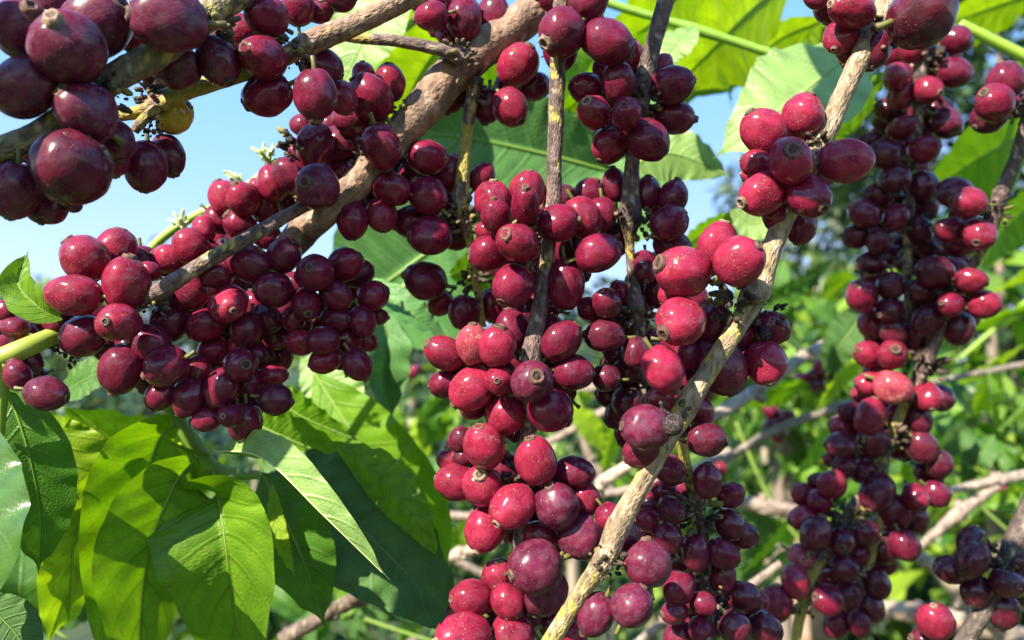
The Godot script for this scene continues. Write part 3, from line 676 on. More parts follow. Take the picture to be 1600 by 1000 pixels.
func node_crust(owner_: Node3D, x: float, y: float, d: float, size: float, dark: float, s: int) -> void:
	# where fruit stalks leave a branch: withered flower scales, dry stubs, a few green-yellow stalks
	rng.seed = s
	var st := SurfaceTool.new()
	st.begin(Mesh.PRIMITIVE_TRIANGLES)
	var o := at(x, y, d) - owner_.position
	var r := size * d / FOCAL * 0.5
	for i in 44:
		var dir := turned(Vector3(rng.randf_range(-1, 1), rng.randf_range(-0.5, 0.5), rng.randf_range(-1, 1)).normalized())
		var p := o + dir * r * rng.randf_range(0.85, 1.25) + turned(Vector3(0, rng.randf_range(-0.6, 0.6), 0)) * r
		var g := rng.randf()
		var c := Color(0.045, 0.032, 0.022) * (1.4 - dark)
		if g > 0.86:
			c = Color(0.17, 0.145, 0.035)
		elif g > 0.62:
			c = Color(0.11, 0.075, 0.05)
		blob(st, p, dir, r * rng.randf_range(0.06, 0.22), rng.randf_range(0.8, 2.6), c * rng.randf_range(0.7, 1.3), s + i)
	st.index()
	st.generate_normals()
	shown("fruit_node", st.commit(), mats.crust, owner_)


# ---------------------------------------------------------------- leaves

func leaf_width(s: float) -> float:
	var w := pow(sin(PI * pow(clampf(s, 0.0, 1.0), 0.93)), 1.02) * (1.08 - 0.16 * s)
	if s > 0.86:
		w = lerpf(w, 0.07 * (1.0 - s) / 0.14, smoothstep(0.86, 0.97, s))
	return maxf(w, 0.0) if s < 0.999 else 0.0


func leaf(parent: Node3D, pts: Array, width: float, facing: Vector3, mat: Material, opt := {}) -> MeshInstance3D:
	# a coffee leaf: pts are [column, row, distance] from stalk to tip, facing is the side turned to the lens, seen from it
	var base: Vector3 = opt.get("base", parent.global_position if parent.is_inside_tree() else parent.position)
	var rows: int = opt.get("rows", 56)
	var half: int = opt.get("half", 9)
	var wave: float = opt.get("wave", 0.07)
	var waves: float = opt.get("waves", 8.0)
	var fold_a: float = deg_to_rad(opt.get("fold_a", 8.0))
	var fold_b: float = deg_to_rad(opt.get("fold_b", 8.0))
	var roll: float = deg_to_rad(opt.get("roll", 0.0))
	var quilt: float = opt.get("quilt", 0.02)
	var cup: float = opt.get("cup", 0.0)
	var s0: float = opt.get("from", 0.0)
	var s1: float = opt.get("to", 1.0)
	var ph: float = opt.get("phase", 0.0)
	var line := []
	var n := pts.size()
	var world := []
	var far := 0.0
	for p in pts:
		world.append(at(p[0], p[1], p[2]) - base)
		far += p[2] / n
	var half_w := width * far / FOCAL * 0.5
	var m := turned(facing.normalized())
	var verts := PackedVector3Array()
	var uvs := PackedVector2Array()
	var cols := half * 2 + 1
	var mid := PackedVector3Array()
	for i in rows:
		var s := lerpf(s0, s1, float(i) / (rows - 1))
		mid.append(along(world, s))
	for i in rows:
		var s := lerpf(s0, s1, float(i) / (rows - 1))
		var t := (mid[mini(i + 1, rows - 1)] - mid[maxi(i - 1, 0)]).normalized()
		var side := t.cross(m).normalized()
		var up := side.cross(t).normalized()
		var tw := roll * (s - 0.4)
		var sd := side * cos(tw) + up * sin(tw)
		up = up * cos(tw) - side * sin(tw)
		var w := leaf_width(s) * half_w
		for c in cols:
			var u := float(c - half) / half
			var f := fold_a if u < 0.0 else fold_b
			var au := absf(u)
			var dir := sd * cos(f) * signf(u) + up * sin(f)
			var p := mid[i] + dir * au * w
			var rip := sin(waves * TAU * s + ph + (0.0 if u < 0.0 else 1.7)) * 0.7 + sin(waves * 1.7 * TAU * s + ph * 2.0 + u) * 0.3
			p += up * rip * wave * half_w * pow(au, 2.2) * (0.35 + 0.65 * sin(PI * clampf(s, 0, 1)))
			p += dir * rip * wave * 0.28 * half_w * pow(au, 3.0) * clampf(w / half_w, 0.0, 1.0)
			p += up * cup * half_w * au * au
			var k := 9.5 * (s - 0.15 * pow(au, 1.15)) + 0.6
			p += up * quilt * half_w * absf(sin(PI * k)) * (1.0 - au * 0.6) * smoothstep(0.02, 0.2, au) * clampf(w / half_w, 0.0, 1.0)
			verts.append(p)
			uvs.append(Vector2(0.5 + 0.5 * u, s))
	var o := shown("leaf", grid_mesh(verts, uvs, PackedColorArray(), rows, cols), mat, parent)
	if opt.get("rib", true):
		var ribs := PackedVector3Array()
		var rad := PackedFloat32Array()
		var tint := PackedColorArray()
		var rc: Color = opt.get("rib_colour", Color(0.15, 0.25, 0.03))
		for i in range(0, rows - 2, 2):
			ribs.append(mid[i])
			rad.append(maxf(half_w * 0.030 * (1.1 - float(i) / rows), 0.00015))
			tint.append(Color(rc.r, rc.g, rc.b, 1.0))
		shown("midrib", tube_mesh(ribs, rad, tint, 7, 0.03, 3), mats.green_stem, o)
	return o


func along(p: Array, s: float) -> Vector3:
	# a smooth run through the points
	var n := p.size() - 1
	var f := clampf(s, 0.0, 1.0) * n
	var i := mini(int(f), n - 1)
	return (p[i] as Vector3).cubic_interpolate(p[i + 1], p[maxi(i - 1, 0)] if i > 0 else p[0] * 2.0 - p[1], p[mini(i + 2, n)] if i + 2 <= n else p[n] * 2.0 - p[n - 1], f - i)


# ---------------------------------------------------------------- fruit

func nearest(lines: Array, x: float, y: float) -> Array:
	# [picture distance to the stem, its distance from the lens, its radius in the picture]
	var best := [1e9, 0.25, 10.0]
	for rows in lines:
		for i in rows.size() - 1:
			var a := Vector2(rows[i][0], rows[i][1])
			var b := Vector2(rows[i + 1][0], rows[i + 1][1])
			var t := clampf((Vector2(x, y) - a).dot(b - a) / (b - a).length_squared(), 0.0, 1.0)
			var d := Vector2(x, y).distance_to(a.lerp(b, t))
			if d < best[0]:
				best = [d, lerpf(rows[i][2], rows[i + 1][2], t), lerpf(rows[i][3], rows[i + 1][3], t) * 0.5]
	return best


func fruit(owner_: Node3D, lines: Array, rows: Array) -> void:
	# rows of [column, row, width, way the crown points, its tilt to the lens, ripeness, layer (before or behind the stem), length]
	var order := rows.duplicate()
	order.sort_custom(func(a, b): return a[6] < b[6] if a[6] != b[6] else a[2] > b[2])
	for c in order:
		var near := nearest(lines, c[0], c[1])
		var z: float = near[1] + c[6] * 0.0068
		var px: float = c[2] * 0.5
		var clear: float = near[1] * (px * 0.72 + near[2]) / FOCAL
		if near[0] < px * 0.7 + near[2]:
			if c[6] < 0:
				z = minf(z, near[1] - clear)
			elif c[6] > 0:
				z = maxf(z, near[1] + clear)
		for turn in 24:
			var pushed := false
			var r: float = px * z / FOCAL * 1.06
			var p := at(c[0], c[1], z)
			for q in placed_fruit:
				var gap: float = (r + q[1]) * 0.84
				if p.distance_squared_to(q[0]) < gap * gap:
					pushed = true
					break
			if not pushed:
				break
			z += 0.0007
		var r := px * z / FOCAL
		placed_fruit.append([at(c[0], c[1], z), r * 1.06])
		rng.seed = int(c[0]) * 1009 + int(c[1]) * 13
		var tone: int = c[5]
		var way := deg_to_rad(c[3] + rng.randf_range(-7, 7))
		var tilt := deg_to_rad(clampf(c[4] + rng.randf_range(-5, 5), -90, 88))
		var y := turned(Vector3(cos(way) * cos(tilt), -sin(way) * cos(tilt), sin(tilt)))
		var x := y.cross(turned(Vector3(0.36, 0.48, 0.8).rotated(Vector3.FORWARD, rng.randf() * TAU))).normalized()
		var long: float = c[7] if c.size() > 7 else rng.randf_range(1.12, 1.28)
		var kinds: Array = cherry_mats[tone]
		var o := MeshInstance3D.new()
		o.mesh = cherry_shapes[rng.randi() % cherry_shapes.size()]
		o.material_override = kinds[rng.randi() % kinds.size()]
		put(o, "coffee_cherry", owner_)
		o.transform = Transform3D(Basis(x, y, x.cross(y)).scaled_local(Vector3(r * rng.randf_range(0.94, 1.05), r * long, r * rng.randf_range(0.94, 1.05))), at(c[0], c[1], z) - owner_.position)
		if tone == 5:
			o.set_meta("label", "dried grey shrivelled cherry")
		elif tone == 6:
			o.set_meta("label", "unripe yellow-green cherry")
		elif tone == 7:
			o.set_meta("label", "pale scarred pink-brown cherry")
		if tone != 5:
			var scar := shown("crown_scar", calyx_shapes[rng.randi() % calyx_shapes.size()], calyx_mats[0 if rng.randf() < (0.4 if tone < 2 else 0.14) else 1], o)
			var broad := rng.randf_range(0.72, 1.3)
			scar.transform = Transform3D(Basis(Vector3.UP, rng.randf() * TAU).scaled_local(Vector3(broad, 1.0, broad * rng.randf_range(0.85, 1.1))), Vector3(0, rng.randf_range(-0.025, 0.02), 0))
			if c[4] < 60:
				shown("fruit_stalk", stalk_shape, mats.green_stem, o)


func _ready() -> void:
	# ------------------------------------------------ camera, sky, sun, exposure
	var lens := Camera3D.new()
	lens.name = "camera"
	var film := CameraAttributesPhysical.new()
	film.frustum_focal_length = 30.144
	film.frustum_near = 0.01
	film.frustum_far = 400.0
	film.frustum_focus_distance = 0.225
	film.exposure_aperture = 13.0
	lens.attributes = film
	add_child(lens)
	lens.transform = cam
	lens.current = true
	var around := WorldEnvironment.new()
	around.name = "surroundings"
	var env := Environment.new()
	env.background_mode = Environment.BG_SKY
	env.tonemap_mode = Environment.TONE_MAPPER_LINEAR
	env.tonemap_exposure = 3.0
	env.sdfgi_enabled = true
	env.ssao_enabled = true
	env.ssil_enabled = true
	var sky := Sky.new()
	var air := ProceduralSkyMaterial.new()
	air.sky_top_color = Color(0.31, 0.49, 0.70)
	air.sky_horizon_color = Color(0.72, 0.73, 0.72)
	air.sky_curve = 0.14
	air.ground_bottom_color = Color(0.20, 0.24, 0.12)
	air.ground_horizon_color = Color(0.45, 0.52, 0.42)
	air.sun_angle_max = 12.0
	air.energy_multiplier = 1.12
	sky.sky_material = air
	env.sky = sky
	around.environment = env
	add_child(around)
	var sun := DirectionalLight3D.new()
	sun.name = "sun"
	sun.light_color = Color(1.0, 0.955, 0.88)
	sun.light_energy = 1.6
	sun.light_angular_distance = 0.5
	sun.shadow_enabled = true
	add_child(sun)
	sun.basis = Basis.looking_at(-turned(Vector3(-0.50, 0.68, 0.53)))
	patches.noise_type = FastNoiseLite.TYPE_SIMPLEX_SMOOTH
	patches.frequency = 110.0
	patches.fractal_octaves = 3
	patches.seed = 9
	lumps.frequency = 1.0
	make_materials()
	for i in 6:
		cherry_shapes.append(cherry_shape(i))
		calyx_shapes.append(calyx_shape(i))
	stalk_shape = tube_mesh(PackedVector3Array([Vector3(0, -0.9, 0), Vector3(0.02, -1.15, 0.01), Vector3(0.05, -1.4, 0.0)]), PackedFloat32Array([0.13, 0.10, 0.14]), PackedColorArray([Color(0.10, 0.10, 0.02), Color(0.13, 0.13, 0.025), Color(0.09, 0.07, 0.03)]), 8, 0.0, 3)

	ground_and_distance()
	leaves()
	overhang()
	branches()


# ---------------------------------------------------------------- what grows behind

func far_leaf_shape(wide: float) -> ArrayMesh:
	var verts := PackedVector3Array()
	var uvs := PackedVector2Array()
	for i in 6:
		var s := i / 5.0
		var w := sin(PI * pow(s, 0.85)) * wide * 0.5
		for c in 3:
			verts.append(Vector3((c - 1) * w, 0.12 * absf(c - 1) * w * 2.0 - 0.22 * s * s, s))
			uvs.append(Vector2(c * 0.5, s))
	return grid_mesh(verts, uvs, PackedColorArray(), 6, 3)


func far_leaf_mat(through: float) -> StandardMaterial3D:
	var m := StandardMaterial3D.new()
	m.vertex_color_use_as_albedo = true
	m.roughness = 0.38
	m.metallic_specular = 0.5
	m.backlight_enabled = true
	m.backlight = Color(through, through, through * 0.4)
	return m


func foliage(owner_: Node3D, called: String, middle: Vector3, size: Vector3, count: int, long: float, dark: Color, light: Color, mat: Material, shape: Mesh, s: int, hollow := 0.0) -> void:
	# many leaves on sprays through a rounded volume, thick and thin in places
	rng.seed = s
	var clumps := noise(FastNoiseLite.TYPE_SIMPLEX_SMOOTH, 1.0, 2, s)
	var mm := MultiMesh.new()
	mm.transform_format = MultiMesh.TRANSFORM_3D
	mm.use_colors = true
	mm.mesh = shape
	mm.instance_count = count
	var i := 0
	while i < count:
		var d := Vector3(rng.randf_range(-1, 1), rng.randf_range(-1, 1), rng.randf_range(-1, 1))
		if d.length() > 1.0 or d.length() < hollow:
			continue
		var q := d * 3.1
		if clumps.get_noise_3dv(q) < rng.randf_range(-0.35, 0.12):
			continue
		var o := middle + d * size - owner_.position
		var out := Vector3(d.x + rng.randf_range(-0.9, 0.9), rng.randf_range(-0.9, 0.25), d.z + rng.randf_range(-0.9, 0.9)).normalized()
		var b := Basis.looking_at(-out, Vector3(rng.randf_range(-0.5, 0.5), 1, rng.randf_range(-0.5, 0.5)))
		var l := long * rng.randf_range(0.6, 1.2)
		set_copy(mm, i, Transform3D(b.scaled_local(Vector3(l, l, l)), o), dark.lerp(light, pow(rng.randf(), 2.8)) * rng.randf_range(0.8, 1.2))
		i += 1
	var o := MultiMeshInstance3D.new()
	o.multimesh = mm
	o.material_override = mat
	put(o, called, owner_)
	o.set_meta("kind", "stuff")


func set_copy(mm: MultiMesh, i: int, t: Transform3D, c: Color) -> void:
	mm.set_instance_transform(i, t)
	mm.set_instance_color(i, c)


func bush(called: String, label: String, kind: String, x: float, y: float, d: float, size: Vector3, count: int, long: float, dark: Color, light: Color, mat: Material, shape: Mesh, s: int, group := "") -> Node3D:
	var middle := at(x, y, d)
	var foot := Vector3(middle.x, 0.0, middle.z)
	var o := thing(called, label, kind, foot, group)
	var pts := PackedVector3Array()
	var rad := PackedFloat32Array()
	var tint := PackedColorArray()
	for i in 9:
		var t := i / 8.0
		pts.append(Vector3(sin(t * 5.0 + s) * 0.06 * size.x, (middle.y + size.y * 0.6) * t, cos(t * 4.0 + s) * 0.06 * size.x))
		rad.append(lerpf(0.035, 0.008, t) * maxf(1.0, size.y))
		tint.append(Color(0.2, 0.16, 0.12, 0.1))
	shown("trunk", tube_mesh(pts, rad, tint, 8, 0.1, s), mats.bark, o)
	foliage(o, "crown", middle, size, count, long, dark, light, mat, shape, s)
	return o


func ground_and_distance() -> void:
	var g := MeshInstance3D.new()
	var plane := PlaneMesh.new()
	plane.size = Vector2(500, 500)
	g.mesh = plane
	var soil := StandardMaterial3D.new()
	soil.roughness = 0.95
	var ramp := Gradient.new()
	ramp.set_color(0, lin(0.015, 0.03, 0.01))
	ramp.set_color(1, lin(0.07, 0.10, 0.025))
	var nt := NoiseTexture2D.new()
	nt.width = 512
	nt.height = 512
	nt.seamless = true
	nt.noise = noise(FastNoiseLite.TYPE_SIMPLEX_SMOOTH, 0.03, 4, 77)
	nt.color_ramp = ramp
	soil.albedo_texture = nt
	soil.uv1_triplanar = true
	soil.uv1_world_triplanar = true
	soil.uv1_scale = Vector3(0.35, 0.35, 0.35)
	g.material_override = soil
	put(g, "ground", self)
	g.set_meta("kind", "structure")
	g.set_meta("label", "grassy ground under the coffee bushes")

	var near_mat := far_leaf_mat(1.0)
	var shape := far_leaf_shape(0.42)
	var broad := far_leaf_shape(0.5)
	var dk := Color(0.012, 0.05, 0.016)
	var lt := Color(0.28, 0.46, 0.06)
	# the next row of coffee, two to four metres off
	bush("coffee_bush", "leafy green coffee bush behind the middle hanging branch, low in the gap", "bush", 640, 800, 3.2, Vector3(0.75, 0.75, 0.6), 1500, 0.10, dk, lt, near_mat, shape, 11)
	bush("coffee_bush", "dense coffee bush with dark gaps behind the lower end of the pale diagonal branch", "bush", 1000, 840, 2.9, Vector3(0.75, 0.7, 0.6), 1500, 0.10, dk, lt, near_mat, shape, 12)
	bush("coffee_bush", "bright coffee bush behind the lower half of the dark fruit column", "bush", 1330, 820, 2.2, Vector3(0.55, 0.55, 0.4), 900, 0.11, dk, lt, near_mat, shape, 13)
	bush("coffee_bush", "sunny yellow-green coffee bush beyond the right-hand edge branch", "bush", 1560, 640, 1.5, Vector3(0.34, 0.42, 0.25), 380, 0.11, Color(0.05, 0.15, 0.02), Color(0.32, 0.48, 0.04), near_mat, shape, 14)
	bush("coffee_bush", "coffee bush low behind the big green drooping leaves", "bush", 380, 900, 2.6, Vector3(0.8, 0.6, 0.5), 1100, 0.10, dk, lt, near_mat, shape, 15)
	bush("coffee_bush", "shady coffee bush behind the dried stub at the lower right", "bush", 1600, 1000, 2.0, Vector3(0.5, 0.5, 0.4), 700, 0.10, dk, Color(0.15, 0.28, 0.04), near_mat, shape, 16)
	bush("coffee_bush", "pale sunlit bush in the gap left of the dark fruit column", "bush", 1280, 520, 4.0, Vector3(0.5, 0.42, 0.4), 1000, 0.10, Color(0.05, 0.12, 0.03), Color(0.38, 0.46, 0.12), near_mat, shape, 17)
	var small := far_leaf_shape(0.34)
	bush("undergrowth_bush", "fine-leaved bright bush in the gap left of the middle hanging branch", "bush", 650, 730, 1.7, Vector3(0.17, 0.24, 0.15), 650, 0.045, Color(0.012, 0.05, 0.02), Color(0.34, 0.52, 0.10), near_mat, small, 31)
	bush("undergrowth_bush", "fine-leaved bush seen between the middle and pale branches", "bush", 900, 690, 1.8, Vector3(0.16, 0.2, 0.15), 520, 0.045, Color(0.012, 0.05, 0.02), Color(0.34, 0.52, 0.09), near_mat, small, 32)
	bush("undergrowth_bush", "small-leaved sunny bush right of the pale branch below its big red fruit", "bush", 1210, 590, 1.5, Vector3(0.16, 0.17, 0.12), 420, 0.06, Color(0.05, 0.14, 0.02), Color(0.36, 0.52, 0.05), near_mat, small, 33)
	bush("undergrowth_bush", "small-leaved bush around the tan post", "bush", 1190, 800, 1.9, Vector3(0.2, 0.25, 0.12), 560, 0.05, Color(0.02, 0.08, 0.03), Color(0.28, 0.44, 0.07), near_mat, small, 34)
	bush("undergrowth_bush", "sunlit small-leaved bush right of the dark fruit column", "bush", 1530, 720, 1.2, Vector3(0.13, 0.17, 0.1), 420, 0.05, Color(0.05, 0.14, 0.02), Color(0.38, 0.52, 0.05), near_mat, small, 35)
	# trees
	var tree_mat := far_leaf_mat(0.7)
	bush("shade_tree", "dark shade tree rising behind the upper right branches", "tree", 1560, 210, 9.0, Vector3(1.9, 2.6, 1.6), 4200, 0.22, Color(0.02, 0.055, 0.025), Color(0.10, 0.17, 0.07), tree_mat, broad, 21)
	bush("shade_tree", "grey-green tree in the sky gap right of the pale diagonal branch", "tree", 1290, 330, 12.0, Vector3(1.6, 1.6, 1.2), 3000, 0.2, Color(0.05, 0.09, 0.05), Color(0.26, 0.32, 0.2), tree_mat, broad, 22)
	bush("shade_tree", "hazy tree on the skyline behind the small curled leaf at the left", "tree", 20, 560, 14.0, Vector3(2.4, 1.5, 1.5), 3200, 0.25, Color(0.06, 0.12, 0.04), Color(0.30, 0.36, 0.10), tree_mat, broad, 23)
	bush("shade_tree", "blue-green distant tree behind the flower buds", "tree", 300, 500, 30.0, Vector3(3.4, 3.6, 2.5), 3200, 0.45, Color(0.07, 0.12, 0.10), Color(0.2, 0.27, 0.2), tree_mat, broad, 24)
	bush("shade_tree", "broad dark tree low behind the middle branches", "tree", 900, 640, 11.0, Vector3(4.2, 1.9, 1.8), 5200, 0.25, Color(0.010, 0.032, 0.018), Color(0.08, 0.16, 0.05), tree_mat, broad, 25)
	bush("shade_tree", "broad dark tree low behind the lower right", "tree", 1500, 650, 10.0, Vector3(3.4, 2.0, 1.8), 4600, 0.25, Color(0.010, 0.032, 0.018), Color(0.10, 0.18, 0.05), tree_mat, broad, 26)
	bush("shade_tree", "broad tree low behind the lower left leaves", "tree", 250, 740, 12.0, Vector3(4.2, 1.7, 1.8), 4200, 0.25, Color(0.02, 0.05, 0.02), Color(0.12, 0.2, 0.06), tree_mat, broad, 27)

	# the slope they stand on
	var rows := 24
	var cols := 60
	var verts := PackedVector3Array()
	var uvs := PackedVector2Array()
	var bumps := noise(FastNoiseLite.TYPE_SIMPLEX_SMOOTH, 0.02, 3, 31)
	for r in rows:
		for c in cols:
			var p := Vector3(lerpf(-120, 120, c / (cols - 1.0)), 0, lerpf(-6.0, -130.0, pow(r / (rows - 1.0), 1.5)))
			p.y = -0.4 + 0.15 * (-p.z - 6.0) * (1.0 if r < 18 else 1.0 - (r - 17) * 0.06) + bumps.get_noise_2d(p.x, p.z) * 0.08 * -p.z
			verts.append(p)
			uvs.append(Vector2(p.x, p.z) * 0.2)
	var hill := shown("hillside", grid_mesh(verts, uvs, PackedColorArray(), rows, cols), soil, self)
	hill.set_meta("kind", "structure")
	hill.set_meta("label", "green hillside rising behind the coffee rows")

	# bare twigs and trunks between
	var pale := Color(0.25, 0.19, 0.15)
	var grey := Color(0.17, 0.14, 0.11)
	twig("pale dry twig with small side knots left of the middle hanging branch", [[560, 680, 0.85, 8, 0.0], [640, 662, 0.85, 13, 0.0], [720, 643, 0.85, 15, 0.0], [960, 600, 0.9, 17, 0.0], [1010, 585, 0.9, 14, 0.0]], pale)
	twig("thin pale twig rising to the right below the dark topped cluster", [[840, 700, 0.8, 12, 0.0], [905, 665, 0.8, 13, 0.0], [965, 630, 0.8, 13, 0.0]], pale)
	twig("pale twig entering behind the lower fruit of the middle branch", [[665, 795, 0.7, 10, 0.0], [735, 807, 0.7, 13, 0.0], [830, 790, 0.7, 12, 0.0]], pale)
	twig("short forked pale twig below the grey-green hanging leaf", [[770, 905, 0.75, 10, 0.0], [700, 870, 0.75, 13, 0.0], [640, 848, 0.75, 9, 0.0]], pale)
	twig("pale knobbly twig ending behind the small yellow-green leaf", [[960, 770, 0.8, 9, 0.0], [925, 720, 0.8, 14, 0.0], [905, 670, 0.8, 9, 0.0]], pale)
	twig("pale twig low in the gap left of the dark fruit column", [[1130, 780, 0.8, 14, 0.0], [1190, 790, 0.8, 24, 0.0], [1250, 800, 0.8, 20, 0.0]], pale)
	twig("tan twig running up from the curled leaf to the pale diagonal branch", [[640, 895, 0.5, 16, 0.0], [720, 865, 0.5, 18, 0.0], [830, 820, 0.5, 16, 0.0], [930, 760, 0.5, 20, 0.0], [985, 725, 0.5, 18, 0.1]], Color(0.36, 0.28, 0.21))
	twig("pale twig crossing behind the shaded lower fruit column", [[900, 780, 0.6, 12, 0.0], [1040, 752, 0.62, 14, 0.0], [1140, 705, 0.65, 13, 0.0]], pale)
	twig("grey-brown twig slanting up to the right behind the dark fruit column", [[1090, 665, 0.5, 18, 0.05], [1180, 612, 0.52, 20, 0.05], [1260, 555, 0.55, 18, 0.0], [1330, 520, 0.6, 22, 0.0]], grey * 1.5)
	twig("dark twig carrying a far fruit cluster right of the pale branch", [[1130, 720, 0.6, 12, 0.1], [1220, 668, 0.6, 14, 0.1], [1330, 630, 0.62, 14, 0.1]], grey)
	far_bunch(Vector3(1215, 655, 0.62), 7, 0.012, 3)
	far_bunch(Vector3(1275, 590, 0.62), 8, 0.011, 4)
	far_bunch(Vector3(1580, 775, 0.9), 8, 0.013, 5)
	far_bunch(Vector3(1130, 750, 0.7), 5, 0.012, 6)
	far_bunch(Vector3(640, 588, 0.8), 5, 0.012, 7)
	twig("thin dark twig crossing the sunny leaves at the right edge", [[1440, 600, 0.7, 8, 0.0], [1530, 583, 0.7, 9, 0.0], [1620, 565, 0.7, 10, 0.0]], grey)
	twig("grey twig reaching the right edge beside the dark fruit", [[1470, 770, 0.6, 10, 0.0], [1560, 750, 0.6, 15, 0.0], [1640, 735, 0.6, 18, 0.0]], grey * 1.4)
	twig("tan knobbly twig slanting behind the lower fruit column", [[1430, 860, 0.6, 10, 0.0], [1500, 800, 0.6, 20, 0.0], [1560, 758, 0.6, 12, 0.0]], pale)
	twig("pale forked dead stem at the lower right", [[1360, 850, 0.7, 12, 0.0], [1440, 870, 0.7, 18, 0.0], [1510, 935, 0.7, 32, 0.0], [1590, 1000, 0.7, 40, 0.0]], Color(0.30, 0.24, 0.19))
	twig("blurred tan log lying low behind the fruit column", [[1370, 950, 1.0, 26, 0.0], [1450, 962, 1.0, 34, 0.0], [1560, 985, 1.0, 38, 0.0]], Color(0.28, 0.21, 0.15))
	twig("pale twig poking up from the bottom edge left of the shaded column", [[960, 1030, 0.4, 9, 0.0], [948, 975, 0.4, 9, 0.0], [952, 930, 0.4, 8, 0.0]], Color(0.40, 0.30, 0.20))
	twig("curved pale twig along the bottom under the shaded column", [[980, 1020, 0.5, 12, 0.0], [1040, 972, 0.5, 14, 0.0], [1140, 935, 0.5, 13, 0.0], [1220, 880, 0.5, 12, 0.0]], pale)
	twig("dark brown knobbly twig under the curled leaf", [[440, 1000, 0.42, 26, 0.0], [520, 955, 0.42, 22, 0.0], [570, 930, 0.42, 28, 0.0], [640, 915, 0.42, 12, 0.0]], Color(0.12, 0.085, 0.06))
	twig("smooth tan post standing blurred behind the gap", [[1236, 660, 1.6, 30, 0.0], [1243, 720, 1.6, 48, 0.0], [1258, 840, 1.6, 56, 0.0], [1270, 1100, 1.6, 62, 0.0]], Color(0.27, 0.18, 0.12), "post")


func far_bunch(where: Vector3, count: int, size: float, s: int) -> void:
	# fruit on the twigs farther back
	var o := thing("far_bunch", ["", "", "", "blurred small bunch with one pink berry on the dark twig right of the pale branch", "blurred dark bunch under the dark hanging leaf left of the fruit column", "blurred red and pink berries at the far right edge above the black-purple bunch", "few blurred red berries behind the top of the shaded lower column", "few blurred red berries under the grey-green hanging leaf"][s], "berry bunch", at(where.x, where.y, where.z), "fruit farther back")
	rng.seed = s * 77
	for i in count:
		var d := Vector3(rng.randf_range(-1, 1), rng.randf_range(-1, 1), rng.randf_range(-1, 1)).normalized()
		var berry := shown("coffee_cherry", cherry_shapes[i % 6], cherry_mats[[4, 3, 4, 0][i % 4] if s < 5 else [1, 0, 4, 2][i % 4]][0], o)
		berry.transform = Transform3D(Basis(Vector3.UP.cross(d).normalized(), d, Vector3.UP.cross(d).normalized().cross(d)).scaled_local(Vector3(1, 1.15, 1) * size * 0.5), turned(d * size * rng.randf_range(0.6, 1.3)))


func twig(label: String, rows: Array, bark: Color, kind := "twig") -> Node3D:
	var o := thing("tan_post" if kind == "post" else "bare_twig", label, kind, at(rows[0][0], rows[0][1], rows[0][2]), "" if kind == "post" else "bare twigs behind the fruit")
	stem("bark", o, rows, bark, 12, 0.3)
	if kind == "twig":
		for i in range(1, rows.size() - 1):
			rng.seed = int(rows[i][0])
			var st := SurfaceTool.new()
			st.begin(Mesh.PRIMITIVE_TRIANGLES)
			var p := at(rows[i][0], rows[i][1], rows[i][2]) - o.position
			var r: float = rows[i][3] * rows[i][2] / FOCAL * 0.5
			for k in 7:
				var dir := turned(Vector3(rng.randf_range(-1, 1), rng.randf_range(-1, 1), rng.randf_range(-1, 1)).normalized())
				blob(st, p + dir * r * 0.9, dir, r * rng.randf_range(0.5, 0.9), rng.randf_range(0.8, 1.8), bark * rng.randf_range(0.7, 1.1), int(rows[i][1]) + k)
			st.index()
			st.generate_normals()
			shown("knot", st.commit(), mats.crust, o)
	return o


# ---------------------------------------------------------------- leafy shoots

func shoot(called: String, label: String, rows: Array, tint: Color, group := "") -> Node3D:
	var o := thing(called, label, "leafy shoot", at(rows[0][0], rows[0][1], rows[0][2]), group)
	green_stem("stem", o, rows, tint)
	return o


